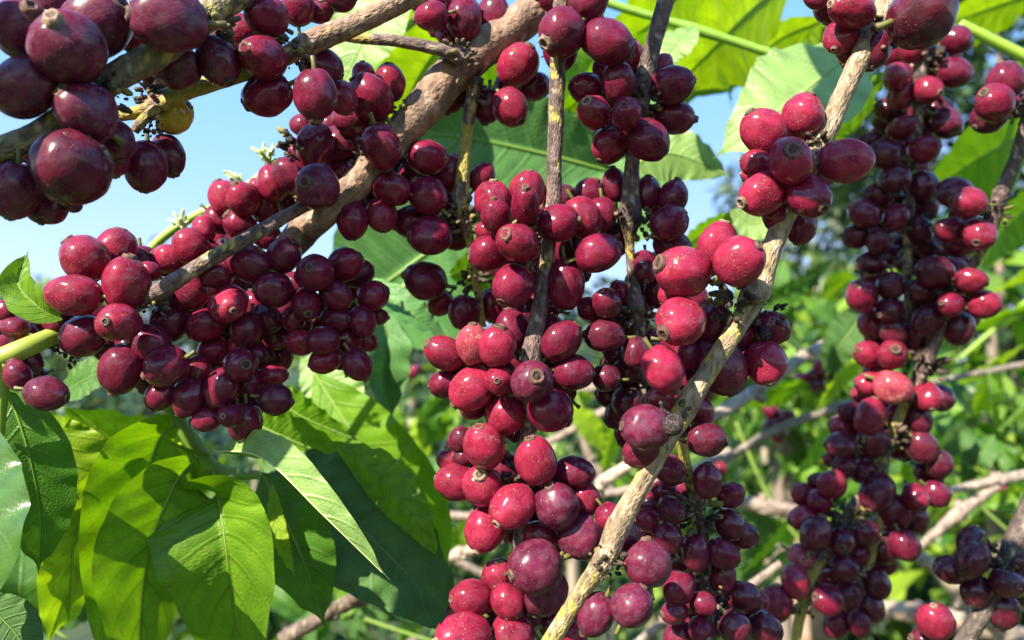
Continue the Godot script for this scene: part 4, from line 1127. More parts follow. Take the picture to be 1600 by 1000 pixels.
func leaves() -> void:
	var g := Color(0.20, 0.32, 0.04)
	# lower left: drooping leaves seen from below, the sun behind them
	var back := Vector3(0.42, -0.72, 0.55)
	var o := shoot("leafy_shoot", "green shoot under the left fruit cluster with broad drooping backlit leaves", [[255, 600, 0.27, 22], [268, 640, 0.272, 24], [300, 690, 0.275, 26], [340, 735, 0.28, 24], [405, 742, 0.285, 14]].map(func(r): return r + [1.0]), Color(0.13, 0.24, 0.03))
	leaf(o, [[300, 765, 0.325], [215, 716, 0.315], [92, 628, 0.30]], 200, back, mats.young, {"wave": 0.11, "cup": 0.05})
	leaf(o, [[70, 640, 0.30], [112, 770, 0.305], [106, 975, 0.32]], 150, Vector3(0.5, -0.62, 0.6), mats.young, {"wave": 0.12, "phase": 1.0})
	leaf(o, [[200, 700, 0.32], [160, 790, 0.315], [120, 880, 0.315], [70, 1020, 0.32]], 150, Vector3(0.5, -0.62, 0.6), mats.young, {"wave": 0.12, "phase": 2.0})
	leaf(o, [[274, 664, 0.265], [243, 700, 0.262], [205, 860, 0.266], [160, 1060, 0.29]], 190, Vector3(0.45, -0.66, 0.6), mats.bright, {"wave": 0.08, "waves": 7.0, "quilt": 0.05, "phase": 2.2, "fold_a": 4.0, "fold_b": 14.0})
	leaf(o, [[308, 712, 0.262], [266, 770, 0.256], [226, 900, 0.256], [214, 1110, 0.28]], 178, Vector3(0.40, -0.68, 0.6), mats.bright, {"wave": 0.07, "waves": 6.0, "quilt": 0.05, "phase": 0.4})
	leaf(o, [[332, 735, 0.27], [345, 800, 0.262], [360, 910, 0.262], [385, 1130, 0.29]], 205, Vector3(0.30, -0.74, 0.6), mats.bright, {"wave": 0.06, "waves": 6.0, "quilt": 0.05, "phase": 3.0, "fold_a": 48.0, "fold_b": 10.0})
	leaf(o, [[335, 704, 0.262], [410, 716, 0.238], [505, 805, 0.226], [615, 912, 0.226]], 92, Vector3(-0.45, 0.6, 0.66), mats.pale, {"fold_a": 20.0, "fold_b": -100.0, "wave": 0.10, "phase": 0.5, "rib_colour": Color(0.5, 0.56, 0.2)})
	leaf(o, [[410, 738, 0.29], [440, 800, 0.285], [475, 880, 0.28], [510, 985, 0.285]], 130, Vector3(0.3, -0.6, 0.7), mats.mid, {"wave": 0.06, "phase": 1.5})
	leaf(o, [[424, 752, 0.28], [436, 830, 0.275], [462, 905, 0.272]], 34, Vector3(-0.4, 0.3, 0.85), mats.young, {"wave": 0.15, "phase": 1.5})
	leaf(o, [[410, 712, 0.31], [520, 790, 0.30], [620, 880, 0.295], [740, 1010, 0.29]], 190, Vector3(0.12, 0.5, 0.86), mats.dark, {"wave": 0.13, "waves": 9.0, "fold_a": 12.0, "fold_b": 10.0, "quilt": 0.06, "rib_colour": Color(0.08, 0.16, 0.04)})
	leaf(o, [[520, 690, 0.30], [590, 740, 0.295], [640, 800, 0.29], [690, 880, 0.29]], 80, Vector3(0.1, 0.5, 0.85), mats.bright, {"wave": 0.2, "phase": 0.2, "fold_a": 20.0, "fold_b": -40.0})
	leaf(o, [[385, 655, 0.325], [460, 690, 0.32], [590, 745, 0.315]], 110, Vector3(0.2, -0.5, 0.85), mats.bright, {"wave": 0.1, "phase": 2.0})
	leaf(o, [[400, 600, 0.335], [470, 650, 0.33], [565, 690, 0.325]], 90, Vector3(0.2, -0.5, 0.85), mats.bright, {"wave": 0.12, "phase": 1.0})
	leaf(o, [[490, 580, 0.36], [560, 690, 0.35], [640, 790, 0.345], [710, 900, 0.35]], 160, Vector3(0.3, -0.55, 0.75), mats.bright, {"wave": 0.08, "phase": 0.9})
	leaf(o, [[470, 560, 0.38], [520, 600, 0.375], [565, 680, 0.37]], 100, Vector3(-0.2, 0.4, 0.9), mats.pale, {"wave": 0.1, "phase": 2.7})
	buds(o, 372, 748, 0.283, 8, 51)

	o = shoot("leafy_shoot", "shoot at the left edge with one glossy pale leaf and one dark drooping leaf", [[-60, 560, 0.24, 16, 1.0], [-30, 600, 0.24, 16, 1.0], [5, 590, 0.245, 12, 1.0]], g)
	leaf(o, [[-40, 640, 0.225], [-22, 760, 0.21], [-18, 860, 0.20], [-60, 1010, 0.20]], 140, Vector3(-0.12, 0.42, 0.9), mats.glossy, {"wave": 0.14, "waves": 5.0, "phase": 0.8})
	leaf(o, [[5, 592, 0.25], [40, 690, 0.25], [62, 800, 0.255], [60, 900, 0.26]], 120, Vector3(0.45, -0.6, 0.65), mats.mid, {"wave": 0.07, "phase": 1.1})
	leaf(o, [[-40, 930, 0.21], [20, 985, 0.21], [60, 1050, 0.21]], 90, Vector3(0, 0.4, 0.9), mats.dark, {})

	o = shoot("leafy_shoot", "shoot hanging behind the left cluster with narrow grey-green hanging leaves", [[640, 440, 0.36, 10, 1.0], [610, 470, 0.36, 10, 1.0], [598, 490, 0.36, 8, 1.0]], g)
	leaf(o, [[598, 470, 0.36], [604, 540, 0.35], [600, 600, 0.35], [615, 660, 0.355]], 78, Vector3(0.5, 0.1, 0.85), mats.grey, {"fold_a": 25.0, "fold_b": 30.0, "wave": 0.12, "waves": 4.0})
	leaf(o, [[560, 430, 0.34], [640, 490, 0.33], [705, 535, 0.335]], 62, Vector3(-0.1, 0.75, 0.6), mats.grey, {"fold_a": 20.0, "fold_b": 20.0})

	# the shaded broad leaves across the middle
	o = shoot("leafy_shoot", "shoot behind the hanging branches with broad shaded grey-green leaves", [[1000, 120, 0.42, 12, 1.0], [960, 180, 0.42, 12, 1.0], [930, 240, 0.42, 10, 1.0]], g)
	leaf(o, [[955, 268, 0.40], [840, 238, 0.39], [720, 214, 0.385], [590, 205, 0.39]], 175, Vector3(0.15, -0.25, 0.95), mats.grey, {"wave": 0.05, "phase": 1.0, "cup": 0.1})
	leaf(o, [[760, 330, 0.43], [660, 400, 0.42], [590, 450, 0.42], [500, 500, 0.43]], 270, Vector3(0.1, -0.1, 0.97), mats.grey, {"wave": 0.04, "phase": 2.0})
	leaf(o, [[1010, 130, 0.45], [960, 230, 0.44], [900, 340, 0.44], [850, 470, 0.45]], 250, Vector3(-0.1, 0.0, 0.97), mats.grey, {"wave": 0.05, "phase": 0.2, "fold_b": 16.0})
	leaf(o, [[700, 430, 0.40], [760, 420, 0.40], [840, 400, 0.41]], 90, Vector3(0.2, -0.6, 0.75), mats.bright, {"phase": 2.2})
	leaf(o, [[900, 350, 0.46], [830, 420, 0.46], [760, 500, 0.47]], 160, Vector3(0.2, -0.6, 0.75), mats.bright, {"phase": 0.2})

	# the bright canopy at the top
	o = shoot("leafy_shoot", "shoot behind the thick branch with bright yellow-green leaves above", [[700, -30, 0.36, 12, 1.0], [650, 30, 0.36, 12, 1.0], [610, 60, 0.36, 10, 1.0]], g)
	leaf(o, [[640, -40, 0.36], [590, 30, 0.355], [560, 80, 0.355], [520, 165, 0.36]], 130, Vector3(-0.2, 0.3, 0.9), mats.pale, {"wave": 0.07})
	leaf(o, [[760, 10, 0.40], [690, 70, 0.395], [640, 150, 0.40], [610, 260, 0.42]], 190, back, mats.young, {"wave": 0.06, "phase": 1.2})
	leaf(o, [[640, 60, 0.41], [590, 110, 0.41], [550, 160, 0.41], [500, 225, 0.42]], 150, back, mats.young, {"wave": 0.06, "phase": 2.4})
	leaf(o, [[690, -30, 0.42], [640, 30, 0.42], [530, 60, 0.42]], 150, back, mats.young, {"phase": 0.7})
	leaf(o, [[800, 60, 0.42], [720, 120, 0.42], [650, 190, 0.42]], 130, back, mats.bright, {"phase": 0.7})
	leaf(o, [[880, 20, 0.43], [900, 90, 0.43], [880, 190, 0.43]], 130, back, mats.bright, {"phase": 1.7})

	o = shoot("leafy_shoot", "long green stem crossing the top right with large backlit leaves", [[900, -18, 0.40, 13, 1.0], [960, 8, 0.40, 14, 1.0], [1040, 32, 0.40, 13, 1.0], [1085, 46, 0.40, 18, 1.0], [1150, 66, 0.40, 14, 1.0], [1245, 97, 0.40, 15, 1.0], [1300, 110, 0.40, 14, 1.0]], Color(0.20, 0.36, 0.04))
	leaf(o, [[1250, -50, 0.44], [1170, 20, 0.43], [1120, 70, 0.43], [1040, 150, 0.44]], 260, back, mats.young, {"wave": 0.06, "phase": 0.3})
	leaf(o, [[1130, -60, 0.46], [1060, -10, 0.45], [1000, 50, 0.45], [900, 100, 0.46]], 190, back, mats.young, {"wave": 0.06, "phase": 1.3})
	leaf(o, [[1290, 30, 0.47], [1220, 60, 0.47], [1180, 100, 0.47], [1160, 160, 0.47]], 90, back, mats.young, {"phase": 2.3})
	leaf(o, [[1085, 40, 0.38], [1062, 62, 0.37], [1045, 85, 0.37], [1028, 118, 0.37]], 66, Vector3(-0.35, 0.35, 0.85), mats.pale, {"wave": 0.1})
	leaf(o, [[1080, 62, 0.41], [1010, 90, 0.41], [940, 130, 0.42], [860, 190, 0.43]], 130, back, mats.bright, {"phase": 2.9})
	leaf(o, [[1330, -30, 0.5], [1290, 40, 0.5], [1270, 110, 0.5]], 150, back, mats.young, {"phase": 0.9})

	o = shoot("leafy_shoot", "shoot behind the upper pale branch with a large pale leaf half in shadow", [[1400, 60, 0.36, 10, 1.0], [1360, 80, 0.36, 10, 1.0], [1335, 96, 0.36, 8, 1.0]], g)
	leaf(o, [[1350, 70, 0.35], [1280, 125, 0.335], [1215, 175, 0.33], [1110, 250, 0.335]], 180, Vector3(-0.15, 0.35, 0.92), mats.pale, {"wave": 0.06, "phase": 0.5, "fold_a": 12.0, "fold_b": 4.0})
	leaf(o, [[1390, 110, 0.37], [1345, 150, 0.37], [1300, 185, 0.37], [1255, 220, 0.375]], 85, back, mats.bright, {"wave": 0.1, "phase": 2.0})
	leaf(o, [[1370, 160, 0.40], [1320, 190, 0.40], [1290, 240, 0.41]], 70, back, mats.bright, {"phase": 2.0})
	leaf(o, [[980, 262, 0.40], [1050, 240, 0.40], [1145, 278, 0.40]], 92, Vector3(-0.2, 0.3, 0.9), mats.pale, {"wave": 0.08, "phase": 1.0, "fold_a": 10.0, "fold_b": -30.0})
	leaf(o, [[1050, 400, 0.42], [1100, 365, 0.42], [1165, 325, 0.42]], 85, back, mats.bright, {"phase": 1.4})
	leaf(o, [[1140, 330, 0.40], [1180, 350, 0.40], [1215, 320, 0.40]], 60, Vector3(0, 0.3, 0.9), mats.pale, {"phase": 1.4})

	# right side
	o = shoot("leafy_shoot", "short bright green stalk with a broad shaded leaf at the right edge", [[1500, 38, 0.45, 16, 1.0], [1540, 58, 0.45, 17, 1.0], [1620, 98, 0.45, 19, 1.0]], Color(0.26, 0.42, 0.04))
	leaf(o, [[1640, 180, 0.50], [1570, 225, 0.49], [1510, 260, 0.49], [1425, 320, 0.50]], 190, Vector3(0.35, -0.5, 0.78), mats.bright, {"wave": 0.05, "phase": 0.5})
	leaf(o, [[1640, -20, 0.55], [1570, 5, 0.55], [1500, 30, 0.55], [1420, 60, 0.55]], 120, back, mats.young, {"phase": 1.5})
	leaf(o, [[1640, 300, 0.55], [1600, 330, 0.55], [1560, 370, 0.55], [1530, 430, 0.55]], 110, Vector3(0.35, -0.5, 0.78), mats.bright, {"phase": 2.5})
	leaf(o, [[1640, 60, 0.6], [1590, 110, 0.6], [1590, 170, 0.6]], 90, back, mats.bright, {"phase": 2.5})

	o = shoot("leafy_shoot", "sprig behind the dark fruit column with one dark hanging leaf and sunny ones", [[1380, 430, 0.5, 8, 1.0], [1365, 460, 0.5, 8, 1.0], [1355, 475, 0.5, 7, 1.0]], g)
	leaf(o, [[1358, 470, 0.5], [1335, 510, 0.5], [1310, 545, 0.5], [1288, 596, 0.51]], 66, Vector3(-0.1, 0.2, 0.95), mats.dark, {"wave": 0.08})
	leaf(o, [[1350, 560, 0.6], [1310, 590, 0.6], [1270, 650, 0.6]], 90, back, mats.young, {"phase": 0.5})
	leaf(o, [[1260, 600, 0.6], [1220, 610, 0.6], [1150, 640, 0.6]], 80, back, mats.bright, {"phase": 0.5})
	leaf(o, [[1310, 640, 0.65], [1280, 690, 0.65], [1230, 760, 0.65]], 90, back, mats.bright, {"phase": 1.9})
	leaf(o, [[1240, 800, 0.62], [1200, 850, 0.62], [1150, 905, 0.62]], 62, back, mats.young, {"phase": 1.2})
	leaf(o, [[1270, 830, 0.62], [1230, 870, 0.62], [1200, 920, 0.62]], 50, back, mats.bright, {"phase": 0.2})

	o = shoot("leafy_shoot", "sunny sprig of yellow-green leaves near the right edge beyond the fruit", [[1640, 440, 0.8, 8, 1.0], [1570, 500, 0.8, 8, 1.0], [1500, 560, 0.8, 7, 1.0]], g)
	var k := 0
	for q in [[1640, 400, 1530, 470, 80], [1620, 480, 1500, 520, 75], [1600, 540, 1480, 610, 85], [1640, 590, 1540, 690, 90], [1560, 560, 1500, 680, 70], [1520, 660, 1470, 740, 60], [1640, 700, 1560, 730, 70], [1580, 500, 1640, 560, 60]]:
		k += 1
		leaf(o, [[q[0], q[1], 0.8], [(q[0] + q[2]) * 0.5 + 10, (q[1] + q[3]) * 0.5 - 8, 0.8], [q[2], q[3], 0.82]], q[4], back + Vector3(0.3 * sin(k * 2.0), 0.4 * cos(k * 1.3), 0), mats.young if k % 2 else mats.bright, {"phase": k * 0.9, "rows": 30, "half": 5})

	o = shoot("leafy_shoot", "small yellow-green leaf on a twig between the middle and pale branches", [[985, 640, 0.6, 6, 1.0], [970, 655, 0.6, 6, 1.0], [965, 665, 0.6, 5, 1.0]], g)
	leaf(o, [[968, 640, 0.6], [955, 690, 0.6], [940, 745, 0.6]], 55, back, mats.young, {"wave": 0.15, "rows": 30})

	# sunlit sprays a little way behind the fruit
	sprays("sunlit leafy spray in the gap between the left leaves and the middle branch", [610, 600, 720, 850, 0.75], 13, 71)
	sprays("leafy spray between the middle branch and the pale diagonal one", [880, 560, 1000, 780, 0.8], 11, 72)
	sprays("leafy spray right of the pale diagonal branch, under its big red fruit", [1130, 420, 1320, 600, 0.75], 14, 73)
	sprays("leafy spray between the pale branch and the lower dark fruit column", [1150, 660, 1300, 900, 0.8], 13, 74)
	sprays("sunlit leafy spray between the dark fruit column and the lower right bunch", [1420, 620, 1610, 860, 0.7], 16, 75)
	sprays("shaded leafy spray at the bottom left corner behind the drooping leaves", [-30, 850, 120, 1010, 0.45], 7, 76)
	sprays("leafy spray low between the drooping leaves and the middle fruit", [420, 880, 700, 1010, 0.6], 11, 77)
	sprays("small bright leaves behind the thick brown branch near the top", [510, 20, 780, 160, 0.5], 12, 78)
	sprays("small overlapping leaves behind the crossing green stem at the top", [960, 10, 1280, 130, 0.52], 9, 79)

	# the budding green twig at the left
	o = shoot("budding_twig", "thin green twig with opening white buds in front of the sky", [[205, 425, 0.29, 14, 1.0], [250, 375, 0.29, 15, 1.0], [300, 340, 0.29, 14, 1.0], [345, 318, 0.29, 13, 1.0], [400, 280, 0.29, 12, 1.0], [432, 248, 0.29, 8, 1.0]], Color(0.28, 0.42, 0.06))
	buds(o, 282, 350, 0.287, 9, 61)
	buds(o, 370, 285, 0.287, 10, 62)
	buds(o, 418, 248, 0.287, 12, 63)
	leaf(o, [[330, 345, 0.30], [345, 335, 0.30], [365, 330, 0.30]], 18, Vector3(0, 0.4, 0.9), mats.young, {"rows": 14, "half": 3})


func sprays(label: String, area: Array, count: int, s: int) -> void:
	# a twig with leaves in pairs, each leaf its own
	rng.seed = s
	var d: float = area[4]
	var x0: float = area[0]
	var y0: float = area[1]
	var x1: float = area[2]
	var y1: float = area[3]
	var o := shoot("leafy_spray", label, [[x0, y0, d, 6, 1.0], [lerpf(x0, x1, 0.4), lerpf(y0, y1, 0.55), d, 6, 1.0], [x1, y1, d, 4, 1.0]], Color(0.2, 0.3, 0.05), "leafy sprays behind the fruit")
	for i in count:
		var x := rng.randf_range(x0, x1)
		var y := rng.randf_range(y0, y1)
		var z := d * rng.randf_range(0.92, 1.12)
		var way := rng.randf_range(0.1, PI - 0.1) + (PI if rng.randf() < 0.15 else 0.0)
		var l := rng.randf_range(0.055, 0.085) * FOCAL / d * 0.75
		var dir := Vector2(cos(way), sin(way)) * l * 0.5
		var m: Material = [mats.young, mats.bright, mats.mid, mats.mid, mats.dark, mats.dark, mats.bright][rng.randi() % 7]
		var facing := Vector3(rng.randf_range(-0.6, 0.6), rng.randf_range(-0.7, 0.7), 0.65)
		leaf(o, [[x - dir.x, y - dir.y, z], [x, y + rng.randf_range(-6, 2), z * 0.99], [x + dir.x, y + dir.y, z * rng.randf_range(0.98, 1.05)]], l * rng.randf_range(0.38, 0.48), facing, m, {"rows": 26, "half": 4, "wave": 0.12, "waves": 5.0, "phase": rng.randf() * 6.0, "fold_a": rng.randf_range(5, 30), "fold_b": rng.randf_range(5, 30)})


func overhang() -> void:
	# leaves of the same plant above and to the left of the frame: their shade falls on the fruit
	var o := thing("leafy_shoot", "leafy shoot overhanging the branches from above and shading the fruit", "leafy shoot", at(800, -900, 0.18))
	var s := turned(Vector3(-0.50, 0.68, 0.53)).normalized()
	for q in [[420, 620, 0.24, 0.15, 0.022, -20.0],
			[1410, 260, 0.355, 0.26, 0.026, 60.0], [1405, 400, 0.355, 0.29, 0.028, 20.0], [1420, 500, 0.355, 0.30, 0.018, 90.0], [1370, 740, 0.355, 0.36, 0.020, 30.0], [1325, 850, 0.352, 0.38, 0.019, 60.0], [1345, 950, 0.352, 0.39, 0.017, 80.0],
			[1480, 330, 0.34, 0.26, 0.016, 20.0], [1540, 890, 0.31, 0.30, 0.020, 90.0], [1100, 860, 0.257, 0.22, 0.015, 100.0], [130, 985, 0.27, 0.16, 0.018, 80.0]]:
		var c: Vector3 = at(q[0], q[1], q[2]) + s * float(q[3])
		var side := s.cross(Vector3.UP).normalized().rotated(s, deg_to_rad(q[5]))
		var up := s.cross(side)
		var verts := PackedVector3Array()
		var uvs := PackedVector2Array()
		for i in 25:
			var t := i / 24.0
			for k in 9:
				var u := (k - 4) / 4.0
				var w: float = leaf_width(t) * q[4] * 0.62
				verts.append(c - o.position + up * (t - 0.45) * 2.6 * float(q[4]) + side * u * w + s * (0.006 * sin(t * 30.0 + u) * u * u - 0.01 * t * t + 0.15 * absf(u) * w))
				uvs.append(Vector2(0.5 + 0.5 * u, t))
		shown("leaf", grid_mesh(verts, uvs, PackedColorArray(), 25, 9), mats.dark, o)



func buds(owner_: Node3D, x: float, y: float, d: float, count: int, s: int) -> void:
	# a tuft of narrow pale green-white flower buds
	rng.seed = s
	for i in count:
		var st := SurfaceTool.new()
		st.begin(Mesh.PRIMITIVE_TRIANGLES)
		var dir := turned(Vector3(rng.randf_range(-0.8, 0.8), rng.randf_range(0.1, 1.0), rng.randf_range(-0.4, 0.9)).normalized())
		var l := rng.randf_range(0.0016, 0.0034)
		var r := l * rng.randf_range(0.22, 0.36)
		var p := at(x + rng.randf_range(-10, 10), y + rng.randf_range(-6, 8), d) - owner_.position
		var c := Color(0.62, 0.66, 0.36).lerp(Color(0.30, 0.42, 0.08), rng.randf())
		blob(st, p + dir * l, dir, r, l / r, c, s + i)
		st.index()
		st.generate_normals()
		shown("flower_bud", st.commit(), mats.green_stem, owner_)


# ---------------------------------------------------------------- fruiting branches

func branch(label: String, lines: Array, crops: Array, barks: Array, parts: Array, nodes: Array, crop_lines := []) -> Node3D:
	var r = lines[0][0]
	var o := thing("fruiting_branch", label, "coffee branch", at(r[0], r[1], r[2]), "coffee branches heavy with cherries")
	for i in lines.size():
		stem(parts[mini(i, parts.size() - 1)], o, lines[i], barks[mini(i, barks.size() - 1)])
	for k in nodes.size():
		var n = nodes[k]
		var near := nearest(lines, n[0], n[1])
		node_crust(o, n[0], n[1], near[1], n[2], n[3], int(n[0]) + k)
	for rows in crops:
		fruit(o, crop_lines if crop_lines else lines, rows)
	return o


func branches() -> void:
	var olive := Color(0.12, 0.10, 0.055)
	var brown := Color(0.19, 0.115, 0.072)
	var purple := Color(0.095, 0.062, 0.054)
	var tan := Color(0.25, 0.18, 0.11)
	# nearest first: each later fruit finds its place behind those already there
	branch("nearest thick olive branch in the upper left corner with the biggest purple cherries", [[[400, -30, 0.216, 46, 0.2], [330, 20, 0.212, 46, 0.3], [250, 80, 0.206, 46, 0.4], [175, 125, 0.202, 44, 0.25], [110, 178, 0.199, 42, 0.4], [50, 215, 0.196, 42, 0.35], [-40, 250, 0.193, 42, 0.45]]], [NEAR_OLIVE], [olive], ["branch_wood"], [[165, 140, 60, 0.3], [40, 260, 40, 0.2], [330, 40, 60, 0.4]])
	branch("pale tan and yellow branch slanting down the middle right with large red speckled cherries", [[[1412, -40, 0.226, 40, 0.1], [1368, 40, 0.224, 36, 0.1], [1330, 120, 0.221, 30, 0.05], [1292, 205, 0.219, 32, 0.1], [1268, 250, 0.218, 34, 0.2], [1235, 320, 0.217, 32, 0.5], [1205, 390, 0.215, 32, 0.5], [1182, 450, 0.214, 46, 0.2], [1158, 500, 0.213, 32, 0.4], [1110, 575, 0.212, 30, 0.4], [1065, 645, 0.212, 40, 0.4], [1040, 690, 0.211, 30, 0.5], [1000, 760, 0.211, 30, 0.25], [965, 825, 0.211, 38, 0.05], [945, 872, 0.211, 34, 0.15], [905, 930, 0.211, 26, 0.55], [850, 1020, 0.211, 28, 0.6]], [[1196, 440, 0.216, 18, 0.5], [1180, 490, 0.224, 16, 0.5], [1165, 525, 0.228, 14, 0.5]]], [PALE_DIAGONAL], [tan, Color(0.2, 0.15, 0.1)], ["branch_wood", "side_spur"], [[1150, 470, 60, 0.7], [1196, 490, 46, 0.7], [1050, 640, 48, 0.0], [1370, 60, 50, 0.6], [950, 880, 46, 0.3], [1280, 225, 44, 0.3]])
	branch("slim grey and yellow branch reaching left across the great left cluster", [[[560, 285, 0.262, 18, 0.0], [515, 305, 0.254, 20, 0.0], [470, 325, 0.248, 20, 0.1], [400, 365, 0.243, 23, 0.45], [320, 410, 0.240, 24, 0.35], [240, 460, 0.240, 28, 0.0], [170, 492, 0.255, 24, 0.4], [110, 514, 0.250, 26, 0.9]]], [LEFT_ARM], [purple * 1.2], ["branch_wood"], [[235, 470, 40, 0.5], [100, 545, 36, 0.7]], [[[560, 285, 0.276, 18], [470, 325, 0.262, 20], [400, 365, 0.257, 23], [320, 410, 0.254, 24], [240, 460, 0.249, 26], [170, 492, 0.243, 24], [95, 520, 0.240, 26], [30, 548, 0.235, 32], [-40, 578, 0.235, 38]]])
	branch("yellow-green branch at the upper left ending in a brown node and one unripe fruit", [[[670, -20, 0.237, 34, 0.35], [560, 36, 0.233, 34, 0.3], [490, 64, 0.231, 38, 0.2], [450, 85, 0.229, 30, 0.6], [385, 112, 0.226, 26, 0.95], [300, 140, 0.223, 26, 0.95], [255, 156, 0.222, 32, 0.5], [232, 165, 0.222, 26, 0.1]], [[262, 160, 0.221, 22, 0.7], [215, 175, 0.219, 20, 0.9], [185, 182, 0.219, 16, 0.9]], [[245, 168, 0.219, 16, 0.9], [222, 190, 0.217, 17, 0.9], [210, 205, 0.217, 14, 0.8]]], [YELLOW_GREEN], [brown * 1.1], ["branch_wood", "bare_spur", "bare_spur"], [[462, 80, 52, 0.1], [240, 150, 40, 0.6], [238, 200, 26, 1.0]])
	branch("thick brown woody branch running diagonally down from the top centre", [[[885, -30, 0.278, 60, 0.0], [840, 15, 0.274, 58, 0.0], [775, 62, 0.27, 58, 0.0], [710, 112, 0.266, 62, 0.0], [665, 165, 0.263, 60, 0.0], [625, 210, 0.261, 52, 0.0], [585, 255, 0.259, 50, 0.0], [540, 305, 0.258, 46, 0.0], [485, 350, 0.258, 50, 0.0], [440, 400, 0.264, 46, 0.0]], [[722, 92, 0.258, 26, 0.0], [690, 78, 0.256, 20, 0.0], [620, 64, 0.255, 19, 0.3], [565, 60, 0.255, 17, 0.7], [500, 50, 0.256, 16, 0.7]]], [THICK_MAIN], [brown, purple * 1.3], ["branch_wood", "side_twig"], [[635, 180, 40, 0.7], [575, 255, 40, 0.5], [720, 92, 44, -0.6], [490, 300, 50, 0.6], [470, 235, 60, 0.9]])
	branch("grey lichen-spotted branch hanging down the middle between tiers of red cherries", [[[880, -40, 0.246, 26, 0.2], [874, 60, 0.249, 25, 0.2], [869, 170, 0.25, 25, 0.35], [866, 250, 0.25, 24, 0.15], [863, 330, 0.25, 28, 0.1], [852, 420, 0.249, 20, 0.35], [838, 510, 0.248, 28, 0.15], [829, 568, 0.247, 34, 0.0], [826, 650, 0.252, 20, 0.1], [818, 720, 0.254, 20, 0.2], [812, 830, 0.256, 20, 0.2], [800, 960, 0.258, 18, 0.2], [795, 1030, 0.258, 18, 0.2]]], [MIDDLE_HANGING, MIDDLE_LOWER], [purple * 1.25], ["branch_wood"], [[862, 350, 44, 0.6], [828, 600, 50, 0.5], [810, 740, 46, 0.2], [800, 900, 46, 0.5], [872, 60, 50, 0.5]])
	branch("dark purple-barked branch hanging right of the middle with black crusted nodes", [[[1052, -40, 0.25, 28, 0.0], [1022, 65, 0.252, 26, 0.0], [1003, 145, 0.254, 32, 0.0], [990, 235, 0.256, 22, 0.35], [986, 290, 0.256, 26, 0.3], [985, 335, 0.256, 36, 0.1], [984, 385, 0.258, 14, 0.8], [990, 440, 0.258, 18, 0.2], [995, 490, 0.258, 26, 0.0], [1000, 560, 0.262, 16, 0.3], [1005, 650, 0.264, 14, 0.3]]], [DARK_TOPPED_HANGING], [purple], ["branch_wood"], [[1005, 160, 46, 0.6], [985, 350, 60, 0.8], [996, 490, 50, 0.4], [1000, 590, 50, 0.9]])
	branch("thin yellow-green branch hanging under the thick brown one, its cherries shaded", [[[745, 120, 0.266, 24, 0.2], [735, 170, 0.268, 20, 0.6], [726, 240, 0.27, 19, 0.75], [722, 320, 0.27, 26, 0.4], [735, 380, 0.272, 14, 0.8], [744, 440, 0.274, 13, 0.9], [754, 510, 0.277, 12, 0.8]]], [SHADED_HANGING], [purple * 1.3], ["branch_wood"], [[738, 140, 40, 0.6], [724, 340, 46, 0.1], [742, 430, 42, 0.3]])
	branch("small branch behind the pale diagonal one, a narrow column of small dark cherries", [[[1062, 680, 0.238, 16, 0.9], [1075, 740, 0.244, 18, 0.8], [1090, 790, 0.25, 22, 0.3], [1100, 860, 0.256, 20, 0.2], [1105, 930, 0.258, 18, 0.2], [1112, 1030, 0.258, 16, 0.2]]], [SHADED_LOWER], [purple], ["branch_wood"], [[1092, 800, 56, 0.9], [1105, 890, 50, 0.9], [1120, 950, 50, 0.7]])
	branch("lone cherry branch stub at the bottom edge right of the dark fruit column", [[[1480, 1060, 0.29, 14, 0.2], [1468, 1020, 0.288, 12, 0.2], [1458, 985, 0.288, 9, 0.3]]], [LONE_STUB], [purple], ["branch_wood"], [])
	branch("grey branch entering at the lower right corner with a tight bunch of black-purple cherries", [[[1620, 770, 0.31, 32, 0.0], [1585, 850, 0.31, 34, 0.0], [1550, 930, 0.31, 26, 0.2], [1490, 1030, 0.31, 30, 0.1]]], [BOTTOM_RIGHT], [Color(0.075, 0.055, 0.045)], ["branch_wood"], [[1570, 880, 46, 0.7]])
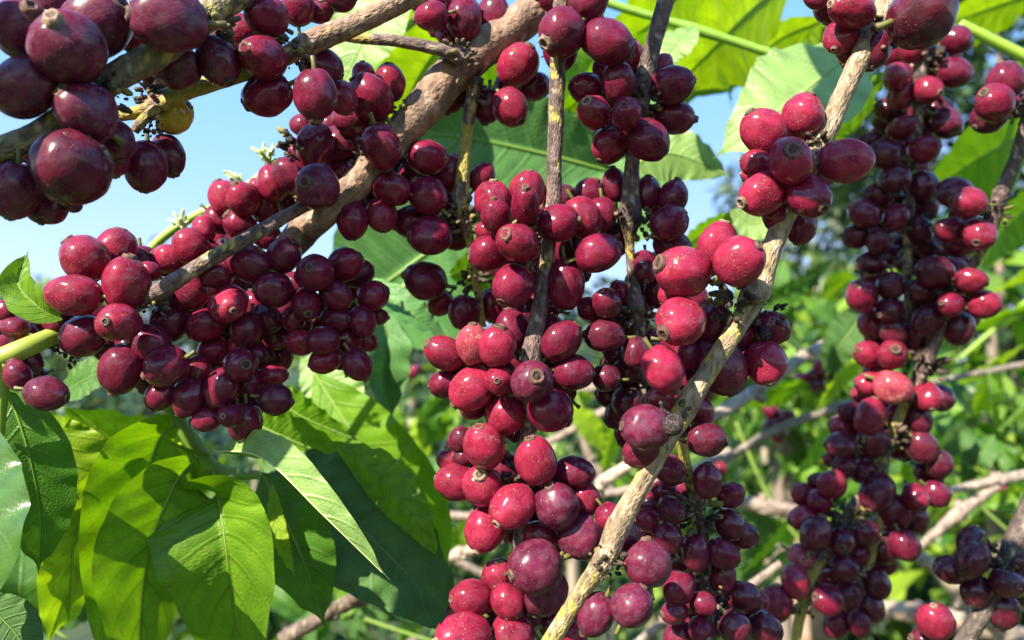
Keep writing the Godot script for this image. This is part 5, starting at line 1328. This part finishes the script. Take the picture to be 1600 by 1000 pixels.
	branch("dark branch coming in from the right edge with pink-lit cherries on its shaded bunches", [[[1612, 150, 0.31, 16, 0.2], [1590, 240, 0.318, 20, 0.3], [1562, 310, 0.325, 24, 0.1], [1545, 370, 0.33, 16, 0.2], [1505, 440, 0.338, 14, 0.3], [1475, 500, 0.344, 18, 0.1], [1448, 565, 0.35, 22, 0.0]]], [RIGHT_EDGE], [purple], ["branch_wood"], [[1552, 330, 40, 0.8], [1590, 165, 36, 0.9], [1500, 450, 44, 0.9]])
	branch("long column of small crowded near-black cherries down the right side", [[[1455, 0, 0.345, 28, 0.0], [1440, 90, 0.35, 20, 0.0], [1434, 190, 0.352, 16, 0.2], [1424, 300, 0.355, 14, 0.3], [1418, 420, 0.356, 14, 0.4], [1425, 500, 0.356, 16, 0.1], [1440, 575, 0.354, 22, 0.0], [1408, 645, 0.354, 16, 0.7], [1388, 700, 0.354, 14, 0.4], [1370, 750, 0.354, 15, 0.3], [1332, 795, 0.354, 20, 0.2], [1296, 860, 0.352, 14, 0.5], [1262, 915, 0.35, 18, 0.9], [1240, 1020, 0.35, 14, 0.9]], [[1385, 720, 0.356, 10, 0.7], [1372, 830, 0.356, 12, 0.8], [1355, 900, 0.356, 12, 0.8], [1345, 980, 0.356, 10, 0.7]]], [DARK_COLUMN], [purple * 0.9, purple], ["branch_wood", "side_twig"], [[1450, 80, 40, 0.7], [1440, 570, 54, 0.4], [1325, 800, 50, 0.8], [1390, 680, 40, 0.7], [1430, 350, 40, 0.9], [1245, 940, 40, 0.8]])
	# the small curled leaf and the lower stalk fork on the left arm
	var o: Node3D = get_node("fruiting_branch_002")
	leaf(o, [[98, 500, 0.236], [60, 480, 0.234], [28, 440, 0.236], [46, 388, 0.24]], 66, Vector3(0.3, -0.1, 0.93), mats.bright, {"fold_a": 40.0, "fold_b": 30.0, "wave": 0.12, "phase": 0.6, "waves": 3.0})
	green_stem("green_wood", o, [[118, 511, 0.2505, 25, 1.0], [95, 520, 0.248, 27, 1.0], [30, 548, 0.238, 32, 1.0], [-40, 578, 0.236, 38, 1.0]], Color(0.27, 0.33, 0.045), 16)
	green_stem("stalk", o, [[10, 565, 0.236, 20, 1.0], [5, 620, 0.24, 14, 1.0], [2, 680, 0.245, 10, 1.0]], Color(0.2, 0.3, 0.04))
	leaf(o, [[90, 620, 0.30], [140, 590, 0.295], [200, 570, 0.29]], 66, Vector3(0.2, 0.5, 0.85), mats.mid, {"phase": 1.0})
